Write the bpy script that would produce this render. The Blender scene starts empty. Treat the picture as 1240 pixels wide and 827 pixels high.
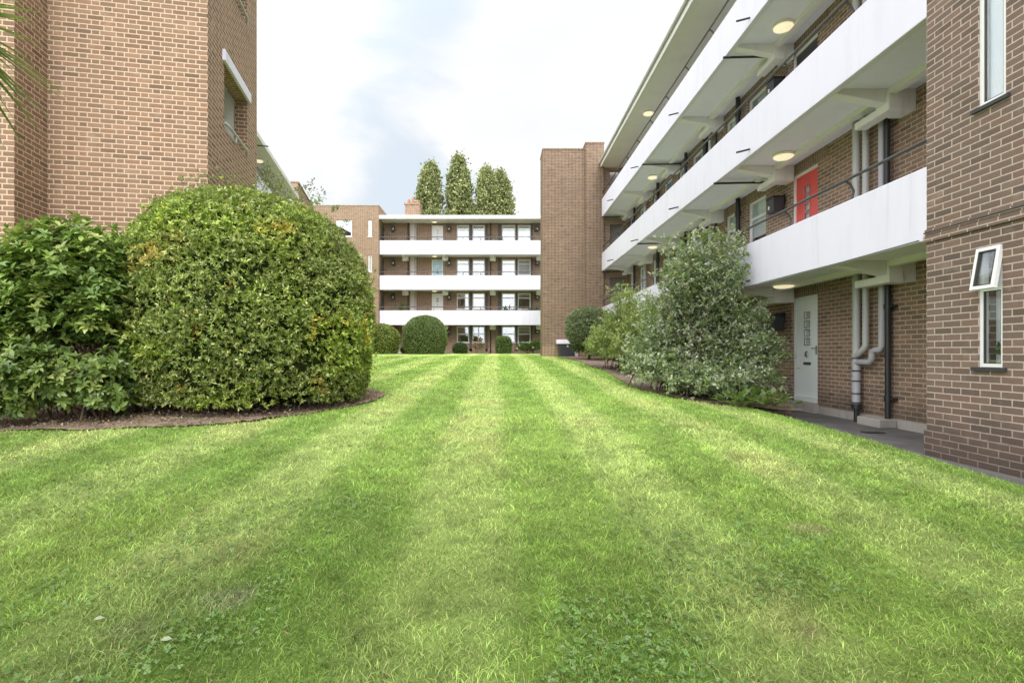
import bpy, math, random
import numpy as np
from mathutils import Vector, Matrix

random.seed(7)
RNG = np.random.default_rng(11)
PI = math.pi
scene = bpy.context.scene
COL = scene.collection

# ------------------------------------------------------------------ helpers
def interp(x, pts):
    xs = [p[0] for p in pts]; ys = [p[1] for p in pts]
    return np.interp(x, xs, ys)

def sstep(a, b, x):
    t = np.clip((x - a) / (b - a), 0, 1)
    return t * t * (3 - 2 * t)

def vnoise(x, y, seed=0, z=None):
    """smooth value noise, vectorised, 0..1"""
    x = np.asarray(x, float); y = np.asarray(y, float)
    z = np.zeros_like(x) if z is None else np.asarray(z, float)
    xi = np.floor(x).astype(np.int64); yi = np.floor(y).astype(np.int64); zi = np.floor(z).astype(np.int64)
    fx = x - xi; fy = y - yi; fz = z - zi
    fx = fx * fx * (3 - 2 * fx); fy = fy * fy * (3 - 2 * fy); fz = fz * fz * (3 - 2 * fz)
    def h(a, b, c):
        v = (a * 374761393 + b * 668265263 + c * 2147483647 + seed * 974634777) & 0xFFFFFFFF
        v = ((v ^ (v >> 13)) * 1274126177) & 0xFFFFFFFF
        v = (v ^ (v >> 16)) & 0xFFFFFF
        return v / float(0xFFFFFF)
    r = 0
    for dz in (0, 1):
        wz = fz if dz else 1 - fz
        for dy in (0, 1):
            wy = fy if dy else 1 - fy
            for dx in (0, 1):
                wx = fx if dx else 1 - fx
                r = r + wx * wy * wz * h(xi + dx, yi + dy, zi + dz)
    return r

def fbm(x, y, seed=0, z=None, oct=3):
    r = 0; a = 0.5; t = 0
    for k in range(oct):
        f = 2 ** k
        r = r + a * vnoise(np.asarray(x) * f, np.asarray(y) * f, seed + k * 17, None if z is None else np.asarray(z) * f)
        t += a; a *= 0.5
    return r / t

def nrm(v):
    return v / np.maximum(np.linalg.norm(v, axis=-1, keepdims=True), 1e-9)

class MB:
    def __init__(self):
        self.v = []; self.f = []
    def quad(self, a, b, c, d):
        i = len(self.v); self.v += [a, b, c, d]; self.f.append((i, i + 1, i + 2, i + 3))
    def box(self, x0, x1, y0, y1, z0, z1):
        if x0 > x1: x0, x1 = x1, x0
        if y0 > y1: y0, y1 = y1, y0
        if z0 > z1: z0, z1 = z1, z0
        i = len(self.v)
        self.v += [(x0, y0, z0), (x1, y0, z0), (x1, y1, z0), (x0, y1, z0), (x0, y0, z1), (x1, y0, z1), (x1, y1, z1), (x0, y1, z1)]
        for q in ((0, 3, 2, 1), (4, 5, 6, 7), (0, 1, 5, 4), (1, 2, 6, 5), (2, 3, 7, 6), (3, 0, 4, 7)):
            self.f.append(tuple(i + k for k in q))
        return self
    def obox(self, c, ax, ay, az):
        """box from centre and three half-axis vectors"""
        c = Vector(c); ax = Vector(ax); ay = Vector(ay); az = Vector(az)
        i = len(self.v)
        for sz in (-1, 1):
            for sx, sy in ((-1, -1), (1, -1), (1, 1), (-1, 1)):
                self.v.append(tuple(c + ax * sx + ay * sy + az * sz))
        for q in ((0, 3, 2, 1), (4, 5, 6, 7), (0, 1, 5, 4), (1, 2, 6, 5), (2, 3, 7, 6), (3, 0, 4, 7)):
            self.f.append(tuple(i + k for k in q))
        return self
    def prism(self, poly, vec):
        """extrude a planar polygon (list of 3D points) along vec"""
        n = len(poly); i = len(self.v); vec = Vector(vec)
        self.v += [tuple(p) for p in poly] + [tuple(Vector(p) + vec) for p in poly]
        self.f.append(tuple(range(i + n - 1, i - 1, -1))); self.f.append(tuple(range(i + n, i + 2 * n)))
        for k in range(n):
            k2 = (k + 1) % n
            self.f.append((i + k, i + k2, i + n + k2, i + n + k))
        return self
    def tube(self, pts, r, n=10, cap=True):
        pts = [Vector(p) for p in pts]
        rs = r if isinstance(r, (list, tuple)) else [r] * len(pts)
        i0 = len(self.v); prev = None
        for k, p in enumerate(pts):
            d = (pts[min(k + 1, len(pts) - 1)] - pts[max(k - 1, 0)]).normalized()
            if prev is None:
                up = Vector((0, 0, 1)) if abs(d.z) < 0.9 else Vector((1, 0, 0))
                a = d.cross(up).normalized()
            else:
                a = (prev - d * prev.dot(d)).normalized()
            b = d.cross(a); prev = a
            for j in range(n):
                t = 2 * PI * j / n
                self.v.append(tuple(p + (a * math.cos(t) + b * math.sin(t)) * rs[k]))
        for k in range(len(pts) - 1):
            for j in range(n):
                j2 = (j + 1) % n; A = i0 + k * n; B = A + n
                self.f.append((A + j, A + j2, B + j2, B + j))
        if cap:
            self.f.append(tuple(i0 + j for j in range(n - 1, -1, -1)))
            e = i0 + (len(pts) - 1) * n
            self.f.append(tuple(e + j for j in range(n)))
        return self
    def lathe(self, prof, c=(0, 0, 0), n=28):
        i0 = len(self.v)
        for r, z in prof:
            for j in range(n):
                t = 2 * PI * j / n
                self.v.append((c[0] + r * math.cos(t), c[1] + r * math.sin(t), c[2] + z))
        for k in range(len(prof) - 1):
            for j in range(n):
                j2 = (j + 1) % n; A = i0 + k * n; B = A + n
                self.f.append((A + j, A + j2, B + j2, B + j))
        self.f.append(tuple(i0 + j for j in range(n - 1, -1, -1)))
        e = i0 + (len(prof) - 1) * n
        self.f.append(tuple(e + j for j in range(n)))
        return self
    def build(self, name, mat, parent=None, swap=False, bevel=0.0, smooth=False, label=None):
        me = bpy.data.meshes.new(name)
        me.from_pydata(self.v, [], self.f)
        if mat: me.materials.append(mat)
        uv = me.uv_layers.new(name='UV')
        data = np.zeros(len(me.loops) * 2)
        me.calc_loop_triangles()
        for p in me.polygons:
            nx, ny, nz = p.normal
            if abs(nz) > 0.72: tx, ty, vert = 1, 0, False
            else:
                L = math.hypot(nx, ny) or 1; tx, ty, vert = -ny / L, nx / L, True
            for li in p.loop_indices:
                x, y, z = me.vertices[me.loops[li].vertex_index].co
                u = x * tx + y * ty
                w = z if vert else y
                if swap: u, w = w, u
                data[li * 2] = u; data[li * 2 + 1] = w
        uv.data.foreach_set('uv', data)
        if smooth:
            me.polygons.foreach_set('use_smooth', [True] * len(me.polygons))
        o = bpy.data.objects.new(name, me); COL.objects.link(o)
        if parent: o.parent = parent
        if bevel > 0:
            m = o.modifiers.new('bevel', 'BEVEL'); m.width = bevel; m.segments = 2; m.limit_method = 'ANGLE'
        if smooth:
            m = o.modifiers.new('split', 'EDGE_SPLIT'); m.split_angle = math.radians(40)
        if label: o['label'] = label
        return o

def thing(name, label, cat, loc=(0, 0, 0), rz=0, group=None):
    o = bpy.data.objects.new(name, None); COL.objects.link(o)
    o.location = loc; o.rotation_euler = (0, 0, rz); o.empty_display_size = 0.2
    o['label'] = label; o['category'] = cat
    if group: o['group'] = group
    return o

def tag(o, label, cat, group=None, kind=None):
    o['label'] = label; o['category'] = cat
    if group: o['group'] = group
    if kind: o['kind'] = kind
    return o

def tri_mesh(name, V, F, cols, mat, parent=None, smooth=False):
    """V (n,3), F (m,3), cols (n,3) point colours"""
    V = np.asarray(V, np.float32); F = np.asarray(F, np.int32)
    me = bpy.data.meshes.new(name)
    me.vertices.add(len(V)); me.vertices.foreach_set('co', V.ravel())
    me.loops.add(F.size); me.loops.foreach_set('vertex_index', F.ravel())
    me.polygons.add(len(F))
    me.polygons.foreach_set('loop_start', np.arange(0, F.size, 3, dtype=np.int32))
    me.polygons.foreach_set('loop_total', np.full(len(F), 3, np.int32))
    if smooth: me.polygons.foreach_set('use_smooth', np.ones(len(F), bool))
    me.update(calc_edges=True)
    if cols is not None:
        a = me.color_attributes.new('Col', 'FLOAT_COLOR', 'POINT')
        c = np.ones((len(V), 4), np.float32); c[:, :3] = cols
        a.data.foreach_set('color', c.ravel())
    me.materials.append(mat)
    o = bpy.data.objects.new(name, me); COL.objects.link(o)
    if parent: o.parent = parent
    return o

def leaves(P, D, N, S, w=0.45, col=None, big=False):
    """leaf geometry arrays: points, directions, normals, sizes, colours -> V, F, C"""
    n = len(P)
    D = nrm(D); B = nrm(np.cross(N, D)); N = nrm(np.cross(D, B))
    if big:
        T = np.array([[0, 0, 0], [.3, w * .42, .06], [.3, -w * .42, .06], [.62, w * .5, .04], [.62, -w * .5, .04], [1, 0, -.14], [.35, 0, 0], [.7, 0, -.04]])
        tri = np.array([[0, 6, 1], [0, 2, 6], [6, 7, 1], [7, 3, 1], [6, 2, 7], [2, 4, 7], [7, 5, 3], [7, 4, 5]])
    else:
        T = np.array([[0, 0, 0], [.5, w * .5, .10], [1, 0, -.06], [.5, -w * .5, .10]])
        tri = np.array([[0, 2, 1], [0, 3, 2]])
    k = len(T)
    V = P[:, None, :] + S[:, None, None] * (T[None, :, 0:1] * D[:, None, :] + T[None, :, 1:2] * B[:, None, :] + T[None, :, 2:3] * N[:, None, :])
    F = (np.arange(n)[:, None, None] * k + tri[None]).reshape(-1, 3)
    C = np.repeat(col, k, axis=0)
    return V.reshape(-1, 3), F, C

def join(parts):
    V = []; F = []; C = []; o = 0
    for v, f, c in parts:
        V.append(v); F.append(f + o); C.append(c); o += len(v)
    return np.concatenate(V), np.concatenate(F), np.concatenate(C)

def rdir(n):
    return nrm(RNG.normal(size=(n, 3)))

# ------------------------------------------------------------------ node helper
class NT:
    def __init__(self, name):
        self.m = bpy.data.materials.new(name); self.m.use_nodes = True
        self.t = self.m.node_tree; self.t.nodes.clear()
        self.out = self.t.nodes.new('ShaderNodeOutputMaterial')
    def n(self, typ, **kw):
        x = self.t.nodes.new(typ)
        for k, v in kw.items(): setattr(x, k, v)
        return x
    def set(self, sock, val):
        if isinstance(val, bpy.types.NodeSocket): self.t.links.new(val, sock)
        elif val is not None:
            if isinstance(val, (tuple, list)) and len(val) == 3 and sock.type == 'RGBA': val = (*val, 1)
            sock.default_value = val
    def math(self, op, a, b=None, c=None, clamp=False):
        x = self.n('ShaderNodeMath', operation=op, use_clamp=clamp)
        self.set(x.inputs[0], a); self.set(x.inputs[1], b)
        if c is not None: self.set(x.inputs[2], c)
        return x.outputs[0]
    def mix(self, fac, a, b, blend='MIX'):
        x = self.n('ShaderNodeMix', data_type='RGBA', blend_type=blend)
        self.set(x.inputs[0], fac); self.set(x.inputs[6], a); self.set(x.inputs[7], b)
        return x.outputs[2]
    def noise(self, vec, scale, detail=3, rough=0.55):
        x = self.n('ShaderNodeTexNoise'); x.inputs['Scale'].default_value = scale
        x.inputs['Detail'].default_value = detail; x.inputs['Roughness'].default_value = rough
        if vec is not None: self.set(x.inputs['Vector'], vec)
        return x.outputs[0]
    def ramp(self, fac, stops, interp='LINEAR'):
        x = self.n('ShaderNodeValToRGB'); self.set(x.inputs[0], fac)
        x.color_ramp.interpolation = interp
        e = x.color_ramp.elements
        while len(e) < len(stops): e.new(0.5)
        for el, (p, c) in zip(e, stops):
            el.position = p; el.color = (*c, 1) if len(c) == 3 else c
        return x.outputs[0]
    def smooth(self, x_, a, b):
        x = self.n('ShaderNodeMapRange', interpolation_type='SMOOTHSTEP')
        self.set(x.inputs[0], x_); x.inputs[1].default_value = a; x.inputs[2].default_value = b
        return x.outputs[0]
    def bsdf(self, col, rough=0.6, bump=None, dist=0.01, strength=1.0, metal=0.0, spec=0.5, emis=None, es=0):
        b = self.n('ShaderNodeBsdfPrincipled')
        self.set(b.inputs['Base Color'], col); self.set(b.inputs['Roughness'], rough)
        b.inputs['Metallic'].default_value = metal; b.inputs['Specular IOR Level'].default_value = spec
        if bump is not None:
            bp = self.n('ShaderNodeBump'); bp.inputs['Strength'].default_value = strength; bp.inputs['Distance'].default_value = dist
            self.set(bp.inputs['Height'], bump); self.t.links.new(bp.outputs[0], b.inputs['Normal'])
        if emis: self.set(b.inputs['Emission Color'], emis); b.inputs['Emission Strength'].default_value = es
        return b.outputs[0]
    def done(self, shader):
        self.t.links.new(shader, self.out.inputs[0]); return self.m

def geo_pos(t):
    return t.n('ShaderNodeNewGeometry').outputs['Position']

def paint(name, col, rough=0.45, dirt=0.10, scale=3.0, spec=0.4, streak=True, metal=0.0):
    t = NT(name); p = geo_pos(t)
    mp = t.n('ShaderNodeMapping'); t.set(mp.inputs[0], p); mp.inputs['Scale'].default_value = (1, 1, 0.18 if streak else 1)
    a = t.noise(mp.outputs[0], scale * 2.2, 5, 0.6)
    b = t.noise(p, scale * 14, 3, 0.6)
    k = t.math('ADD', t.math('MULTIPLY', t.smooth(a, 0.45, 0.8), dirt), t.math('MULTIPLY', b, dirt * 0.35))
    dark = tuple(c * 0.55 for c in col)
    c = t.mix(k, col, dark)
    if streak:
        m2 = t.n('ShaderNodeMapping'); t.set(m2.inputs[0], p); m2.inputs['Scale'].default_value = (7, 7, .45)
        c = t.mix(t.math('MULTIPLY', t.smooth(t.noise(m2.outputs[0], 1.0, 4, .6), .56, .74), min(1, dirt * 1.1)), c, tuple(q * .5 for q in col))
    return t.done(t.bsdf(c, rough, bump=b, dist=0.002, strength=0.25, spec=spec, metal=metal))

def brick(name, cols, mortar, header=True, course=0.075, joint=0.011, weather=0.25, rough=0.85, grime=(0.10, 0.09, 0.08), hdark=0.0, damp=0.0):
    t = NT(name)
    uvn = t.n('ShaderNodeUVMap'); sep = t.n('ShaderNodeSeparateXYZ'); t.set(sep.inputs[0], uvn.outputs[0])
    u, v = sep.outputs[0], sep.outputs[1]
    wob = t.math('MULTIPLY', t.math('SUBTRACT', t.noise(uvn.outputs[0], 28, 2), 0.5), 0.006)
    st = 0.225
    P = st + (st / 2 if header else 0)
    vv = t.math('ADD', v, 100 * course)
    row = t.math('FLOOR', t.math('DIVIDE', vv, course))
    off = t.math('MULTIPLY', t.math('MODULO', row, 2.0), P / 2)
    uu = t.math('ADD', t.math('ADD', u, 100 * P), off)
    cell = t.math('FLOOR', t.math('DIVIDE', uu, P))
    loc = t.math('SUBTRACT', uu, t.math('MULTIPLY', cell, P))
    if header:
        isH = t.math('GREATER_THAN', loc, st)
        loc = t.math('SUBTRACT', loc, t.math('MULTIPLY', isH, st))
        ln = t.math('SUBTRACT', st, t.math('MULTIPLY', isH, st / 2))
    else:
        isH = 0.0; ln = st
    du = t.math('MINIMUM', loc, t.math('SUBTRACT', ln, loc))
    lv = t.math('SUBTRACT', vv, t.math('MULTIPLY', row, course))
    dv = t.math('MINIMUM', lv, t.math('SUBTRACT', course, lv))
    d = t.math('ADD', t.math('MINIMUM', du, dv), wob)
    mask = t.smooth(d, joint / 2 - 0.002, joint / 2 + 0.003)      # 1 on brick
    cid = t.n('ShaderNodeCombineXYZ')
    t.set(cid.inputs[0], t.math('ADD', t.math('MULTIPLY', cell, 2.0), isH)); t.set(cid.inputs[1], row)
    wn = t.n('ShaderNodeTexWhiteNoise', noise_dimensions='2D'); t.set(wn.inputs['Vector'], cid.outputs[0])
    k = len(cols)
    bc = t.ramp(wn.outputs[0], [(i / max(k - 1, 1), c) for i, c in enumerate(cols)])
    if header and hdark: bc = t.mix(t.math('MULTIPLY', isH, hdark), bc, tuple(c * .45 for c in cols[0]))
    fine = t.noise(uvn.outputs[0], 90, 4, 0.65)
    mp = t.n('ShaderNodeMapping'); t.set(mp.inputs[0], uvn.outputs[0]); mp.inputs['Scale'].default_value = (6, 60, 1)
    drag = t.noise(mp.outputs[0], 2.2, 3, 0.6)
    bc = t.mix(t.math('MULTIPLY', t.smooth(drag, 0.4, 0.75), 0.28), bc, tuple(c * 0.55 for c in cols[0]))
    bc = t.mix(t.math('MULTIPLY', fine, 0.25), bc, mortar)
    mc = t.mix(t.math('MULTIPLY', t.noise(uvn.outputs[0], 14, 3), 0.45), mortar, tuple(c * 0.6 for c in mortar))
    c = t.mix(mask, mc, bc)
    big = t.noise(uvn.outputs[0], 0.7, 5, 0.62)
    c = t.mix(t.math('MULTIPLY', t.smooth(big, 0.42, 0.78), weather), c, grime)
    blot = t.noise(uvn.outputs[0], 2.6, 4, 0.6)
    c = t.mix(t.math('MULTIPLY', t.smooth(blot, .56, .72), .16), c, tuple(min(1, m_ * 1.05) for m_ in mortar))
    if damp:
        fac = t.math('MULTIPLY', t.smooth(t.math('ADD', v, t.math('MULTIPLY', blot, -.9)), .28, -.38), damp)
        c = t.mix(fac, c, (.045, .04, .03))
    h = t.math('ADD', mask, t.math('MULTIPLY', fine, 0.35))
    return t.done(t.bsdf(c, rough, bump=h, dist=0.006, strength=0.8, spec=0.25))

def leafmat(name, rough=0.42, trans=0.28, gloss=0.4, var=0.25):
    t = NT(name)
    at = t.n('ShaderNodeVertexColor'); at.layer_name = 'Col'
    p = geo_pos(t)
    c = t.mix(t.math('MULTIPLY', t.noise(p, 5, 3), var), at.outputs[0], (0.02, 0.035, 0.008), 'MIX')
    b = t.bsdf(c, rough, spec=gloss)
    tr = t.n('ShaderNodeBsdfTranslucent'); t.set(tr.inputs[0], t.mix(0.5, at.outputs[0], (0.30, 0.42, 0.06)))
    mx = t.n('ShaderNodeMixShader'); mx.inputs[0].default_value = trans
    t.t.links.new(b, mx.inputs[1]); t.t.links.new(tr.outputs[0], mx.inputs[2])
    return t.done(mx.outputs[0])

def glassmat(name, tint=(0.93, 0.96, 0.97), refl=0.10):
    t = NT(name)
    tr = t.n('ShaderNodeBsdfTransparent'); t.set(tr.inputs[0], tint)
    gl = t.n('ShaderNodeBsdfGlossy'); gl.inputs['Roughness'].default_value = 0.02; t.set(gl.inputs[0], (0.95, 0.97, 1.0))
    lwt = t.n('ShaderNodeLayerWeight'); lwt.inputs[0].default_value = .5      # facing term works on both sides of the pane
    k = t.math('ADD', t.math('MULTIPLY', t.math('POWER', lwt.outputs['Facing'], 4.0), 0.7), refl, clamp=True)
    mx = t.n('ShaderNodeMixShader'); t.set(mx.inputs[0], k)
    t.t.links.new(tr.outputs[0], mx.inputs[1]); t.t.links.new(gl.outputs[0], mx.inputs[2])
    return t.done(mx.outputs[0])

# ------------------------------------------------------------------ materials
M = {}
M['brick_left'] = brick('brick_left', [(.105, .058, .036), (.235, .132, .082), (.155, .087, .056), (.285, .162, .102), (.20, .112, .071), (.245, .125, .074), (.13, .07, .045)], (.60, .455, .33), True, joint=0.017, weather=0.16, grime=(.36, .25, .18))
M['brick_far'] = brick('brick_far', [(.12, .064, .036), (.28, .158, .09), (.19, .104, .06), (.34, .20, .115)], (.52, .42, .32), True, joint=0.014, weather=0.18, grime=(.18, .125, .08), hdark=.45)
M['brick_tower'] = brick('brick_tower', [(.065, .035, .021), (.19, .107, .064), (.12, .066, .04), (.24, .138, .082), (.095, .052, .032)], (.42, .33, .255), True, joint=0.014, weather=0.25, grime=(.13, .09, .065), hdark=.5)
M['brick_recess'] = brick('brick_recess', [(.125, .074, .05), (.25, .15, .10), (.175, .102, .07), (.30, .175, .11), (.10, .062, .044)], (.64, .52, .41), False, joint=0.0125, weather=0.28, grime=(.12, .095, .08), damp=.5)
M['brick_pier'] = brick('brick_pier', [(.085, .055, .044), (.155, .10, .08), (.112, .072, .058), (.195, .122, .094), (.13, .083, .067), (.175, .10, .074), (.068, .046, .038)], (.57, .46, .39), False, joint=0.0125, weather=0.24, grime=(.11, .08, .065), damp=.6)
M['soldier'] = brick('brick_soldier', [(.13, .08, .055), (.24, .145, .10), (.17, .11, .075)], (.50, .41, .32), False, weather=0.2)
M['white'] = paint('white_render', (.775, .745, .875), 0.7, 0.15, 1.2, spec=0.2)
M['upvc'] = paint('white_frame', (.82, .82, .82), 0.35, 0.05, 3, spec=0.5)
M['cream'] = paint('cream_paint', (.84, .815, .82), 0.55, 0.12, 3, spec=0.3)
M['soffit'] = paint('soffit_paint', (.85, .83, .97), 0.7, 0.14, 0.9, spec=0.2, streak=False)
M['eave'] = paint('eave_paint', (.72, .69, .69), 0.7, 0.2, 0.9, spec=0.2, streak=False)
M['felt'] = paint('roof_felt', (.30, .30, .30), 0.8, 0.2, 1.0, spec=0.2, streak=False)
M['iron'] = paint('black_iron', (.028, .028, .032), 0.45, 0.2, 4, spec=0.5)
M['railing'] = paint('rail_paint', (.075, .072, .072), 0.5, 0.3, 4, spec=0.5)
M['pipe_grey'] = paint('grey_pipe_paint', (.50, .50, .50), 0.4, 0.12, 4, spec=0.5)
M['pipe_lilac'] = paint('pale_pipe_wrap', (.47, .46, .50), 0.45, 0.15, 4, spec=0.4)
M['box_black'] = paint('black_box_paint', (.045, .046, .052), 0.5, 0.25, 5, spec=0.5)
M['door_pale'] = paint('pale_green_door', (.80, .855, .845), 0.4, 0.04, 3, spec=0.4)
M['door_red'] = paint('red_door', (.72, .085, .075), 0.38, 0.05, 3, spec=0.5)
M['door_dark'] = paint('dark_grey_door', (.055, .057, .065), 0.4, 0.1, 3, spec=0.5)
M['door_white'] = paint('white_door', (.78, .78, .77), 0.4, 0.04, 3, spec=0.4)
M['door_blue'] = paint('light_blue_door', (.42, .60, .66), 0.4, 0.04, 3, spec=0.4)
M['door_mid'] = paint('mid_blue_door', (.16, .24, .40), 0.4, 0.05, 3, spec=0.4)
M['chrome'] = paint('steel', (.45, .45, .45), 0.25, 0.1, 3, metal=1.0)
M['slate'] = paint('dark_slate', (.05, .05, .055), 0.55, 0.2, 3, spec=0.4)
M['concrete'] = paint('plinth_concrete', (.42, .39, .36), 0.85, 0.35, 2, spec=0.2)
M['curtain'] = paint('curtain_cloth', (.84, .84, .84), 0.9, 0.03, 4, spec=0.1)
M['blind'] = paint('blind_cloth', (.62, .62, .63), 0.9, 0.12, 4, spec=0.1)
M['room'] = paint('room_plaster', (.42, .41, .39), 0.9, 0.1, 1, spec=0.1)
M['terracotta'] = paint('terracotta', (.42, .20, .12), 0.8, 0.2, 5, spec=0.2)
M['bark'] = paint('bark', (.12, .09, .065), 0.9, 0.4, 8, spec=0.1)
M['stone'] = paint('pale_stone', (.55, .52, .47), 0.85, 0.3, 5, spec=0.2)
M['pot_white'] = paint('white_pot', (.75, .75, .73), 0.5, 0.1, 5)
M['infill'] = paint('grey_infill_panel', (.60, .54, .48), 0.7, 0.15, 2, spec=0.2)
M['darkpanel'] = paint('dark_panel', (.10, .09, .09), 0.5, 0.2, 2, spec=0.3)
M['glass'] = glassmat('window_glass')
M['glass_far'] = glassmat('window_glass_far', refl=0.22)
M['glass_near'] = glassmat('window_glass_near', tint=(.95, .97, .98), refl=0.10)
M['leaf'] = leafmat('leaf')
M['leaf_gloss'] = leafmat('leaf_glossy', 0.33, 0.22, 0.55)
M['leaf_far'] = leafmat('leaf_far', 0.6, 0.25, 0.2)
M['grass'] = leafmat('grass_blade', 0.6, 0.22, 0.2, 0.12)
t = NT('lamp_glow')
M['lamp'] = t.done(t.bsdf((.82, .78, .62), 0.4, emis=(1.0, .86, .56), es=.75))
t = NT('lamp_rim'); M['lamp_rim'] = t.done(t.bsdf((.74, .70, .56), 0.45, emis=(1.0, .86, .6), es=0.06))
# near-black core mesh colour, standing in for the shade inside hedge and bushes
t = NT('shade_core'); p = geo_pos(t)
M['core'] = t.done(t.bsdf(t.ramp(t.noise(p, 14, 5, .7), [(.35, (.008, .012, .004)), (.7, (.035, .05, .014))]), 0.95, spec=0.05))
# asphalt path
t = NT('asphalt'); p = geo_pos(t)
a = t.noise(p, 1.6, 5, .6); b = t.noise(p, 160, 2, .6)
c = t.ramp(a, [(.3, (.10, .095, .092)), (.5, (.145, .136, .132)), (.75, (.21, .20, .19))])
c = t.mix(t.math('MULTIPLY', t.smooth(b, .5, .75), .35), c, (.26, .25, .24))
M['asphalt'] = t.done(t.bsdf(c, .9, bump=b, dist=.004, spec=.25))
# soil
t = NT('soil'); p = geo_pos(t)
a = t.noise(p, 7, 5, .65); b = t.noise(p, 60, 4, .7)
c = t.ramp(a, [(.3, (.20, .145, .11)), (.55, (.33, .245, .19)), (.8, (.46, .36, .29))])
c = t.mix(t.math('MULTIPLY', t.smooth(b, .5, .72), .5), c, (.33, .25, .19))
M['soil'] = t.done(t.bsdf(c, .95, bump=t.math('ADD', a, b), dist=.03, spec=.1))
# lawn sheet (attribute colour + fine noise)
t = NT('lawn'); p = geo_pos(t)
at = t.n('ShaderNodeVertexColor'); at.layer_name = 'Col'
mp = t.n('ShaderNodeMapping'); t.set(mp.inputs[0], p); mp.inputs['Scale'].default_value = (1, .6, 1)
f1 = t.noise(mp.outputs[0], 26, 4, .75); f2 = t.noise(mp.outputs[0], 110, 3, .7)
c = t.mix(t.math('MULTIPLY', t.smooth(f1, .42, .72), .42), at.outputs[0], (.045, .085, .014))
c = t.mix(t.math('MULTIPLY', t.smooth(f2, .5, .75), .38), c, (.42, .46, .17))
M['lawn'] = t.done(t.bsdf(c, .9, bump=t.math('ADD', f1, f2), dist=.03, strength=.6, spec=.1))
t = NT('earth'); p = geo_pos(t)
M['earth'] = t.done(t.bsdf(t.ramp(t.noise(p, .4, 5), [(.3, (.09, .12, .04)), (.7, (.16, .19, .07))]), .95, spec=.1))

# ------------------------------------------------------------------ camera, light, world
cam = bpy.data.cameras.new('camera'); co = bpy.data.objects.new('camera', cam); COL.objects.link(co)
co.location = (0, 0, 0); co.rotation_euler = (PI / 2, 0, 0)
cam.sensor_width = 36; cam.lens = 18; cam.shift_x = 17 / 1240; cam.shift_y = 13.5 / 1240
cam.clip_start = 0.05; cam.clip_end = 2000
scene.camera = co
scene.view_settings.view_transform = 'Standard'; scene.view_settings.look = 'None'
scene.view_settings.exposure = 0; scene.view_settings.gamma = 1
scene.cycles.max_bounces = 10; scene.cycles.diffuse_bounces = 6; scene.cycles.transparent_max_bounces = 16
scene.cycles.use_denoising = True

SUN_EL = math.radians(48); SUN_AZ = math.radians(172)        # azimuth clockwise from +Y: behind the camera, a little to the right
sd = Vector((math.sin(SUN_AZ) * math.cos(SUN_EL), math.cos(SUN_AZ) * math.cos(SUN_EL), math.sin(SUN_EL)))
sl = bpy.data.lights.new('sun', 'SUN'); sl.energy = 2.6; sl.angle = math.radians(22); sl.color = (1, .97, .93)
so = bpy.data.objects.new('sun', sl); COL.objects.link(so); so.rotation_euler = sd.to_track_quat('Z', 'Y').to_euler()

w = bpy.data.worlds.new('World'); scene.world = w; w.use_nodes = True
nt = w.node_tree; nt.nodes.clear()
wo = nt.nodes.new('ShaderNodeOutputWorld')
sky = nt.nodes.new('ShaderNodeTexSky'); sky.sky_type = 'NISHITA'; sky.sun_disc = False
sky.sun_elevation = SUN_EL; sky.sun_rotation = SUN_AZ; sky.air_density = 1.0; sky.dust_density = 2.0
bg = nt.nodes.new('ShaderNodeBackground'); bg.inputs[1].default_value = 0.15
cl = nt.nodes.new('ShaderNodeBackground'); cl.inputs[1].default_value = 1.0
tc = nt.nodes.new('ShaderNodeTexCoord')
sp = nt.nodes.new('ShaderNodeSeparateXYZ'); nt.links.new(tc.outputs['Generated'], sp.inputs[0])
def wm(op, a, b=None, clamp=False):
    x = nt.nodes.new('ShaderNodeMath'); x.operation = op; x.use_clamp = clamp
    for s, v in ((x.inputs[0], a), (x.inputs[1], b)):
        if isinstance(v, bpy.types.NodeSocket): nt.links.new(v, s)
        elif v is not None: s.default_value = v
    return x.outputs[0]
zz = wm('ADD', wm('MAXIMUM', sp.outputs[2], 0.0), 0.25)
cx = nt.nodes.new('ShaderNodeCombineXYZ')
nt.links.new(wm('DIVIDE', sp.outputs[0], zz), cx.inputs[0]); nt.links.new(wm('DIVIDE', sp.outputs[1], zz), cx.inputs[1])
cx.inputs[2].default_value = 3.7
n1 = nt.nodes.new('ShaderNodeTexNoise'); n1.inputs['Scale'].default_value = 1.15; n1.inputs['Detail'].default_value = 6; n1.inputs['Roughness'].default_value = .5
n1.inputs['Distortion'].default_value = .4
nt.links.new(cx.outputs[0], n1.inputs['Vector'])
mr = nt.nodes.new('ShaderNodeMapRange'); mr.interpolation_type = 'SMOOTHSTEP'
pd = nt.nodes.new('ShaderNodeVectorMath'); pd.operation = 'DOT_PRODUCT'
nt.links.new(tc.outputs['Generated'], pd.inputs[0]); pd.inputs[1].default_value = Vector((-.42, 1, .52)).normalized()
pr_ = nt.nodes.new('ShaderNodeMapRange'); pr_.interpolation_type = 'SMOOTHSTEP'
nt.links.new(pd.outputs['Value'], pr_.inputs[0]); pr_.inputs[1].default_value = .90; pr_.inputs[2].default_value = 1.0; pr_.inputs[3].default_value = 0.08; pr_.inputs[4].default_value = -.14
nt.links.new(wm('ADD', n1.outputs[0], pr_.outputs[0]), mr.inputs[0]); mr.inputs[1].default_value = .38; mr.inputs[2].default_value = .53; mr.inputs[3].default_value = .93; mr.inputs[4].default_value = 1
n2 = nt.nodes.new('ShaderNodeTexNoise'); n2.inputs['Scale'].default_value = 2.3; n2.inputs['Detail'].default_value = 5
nt.links.new(cx.outputs[0], n2.inputs['Vector'])
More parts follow.
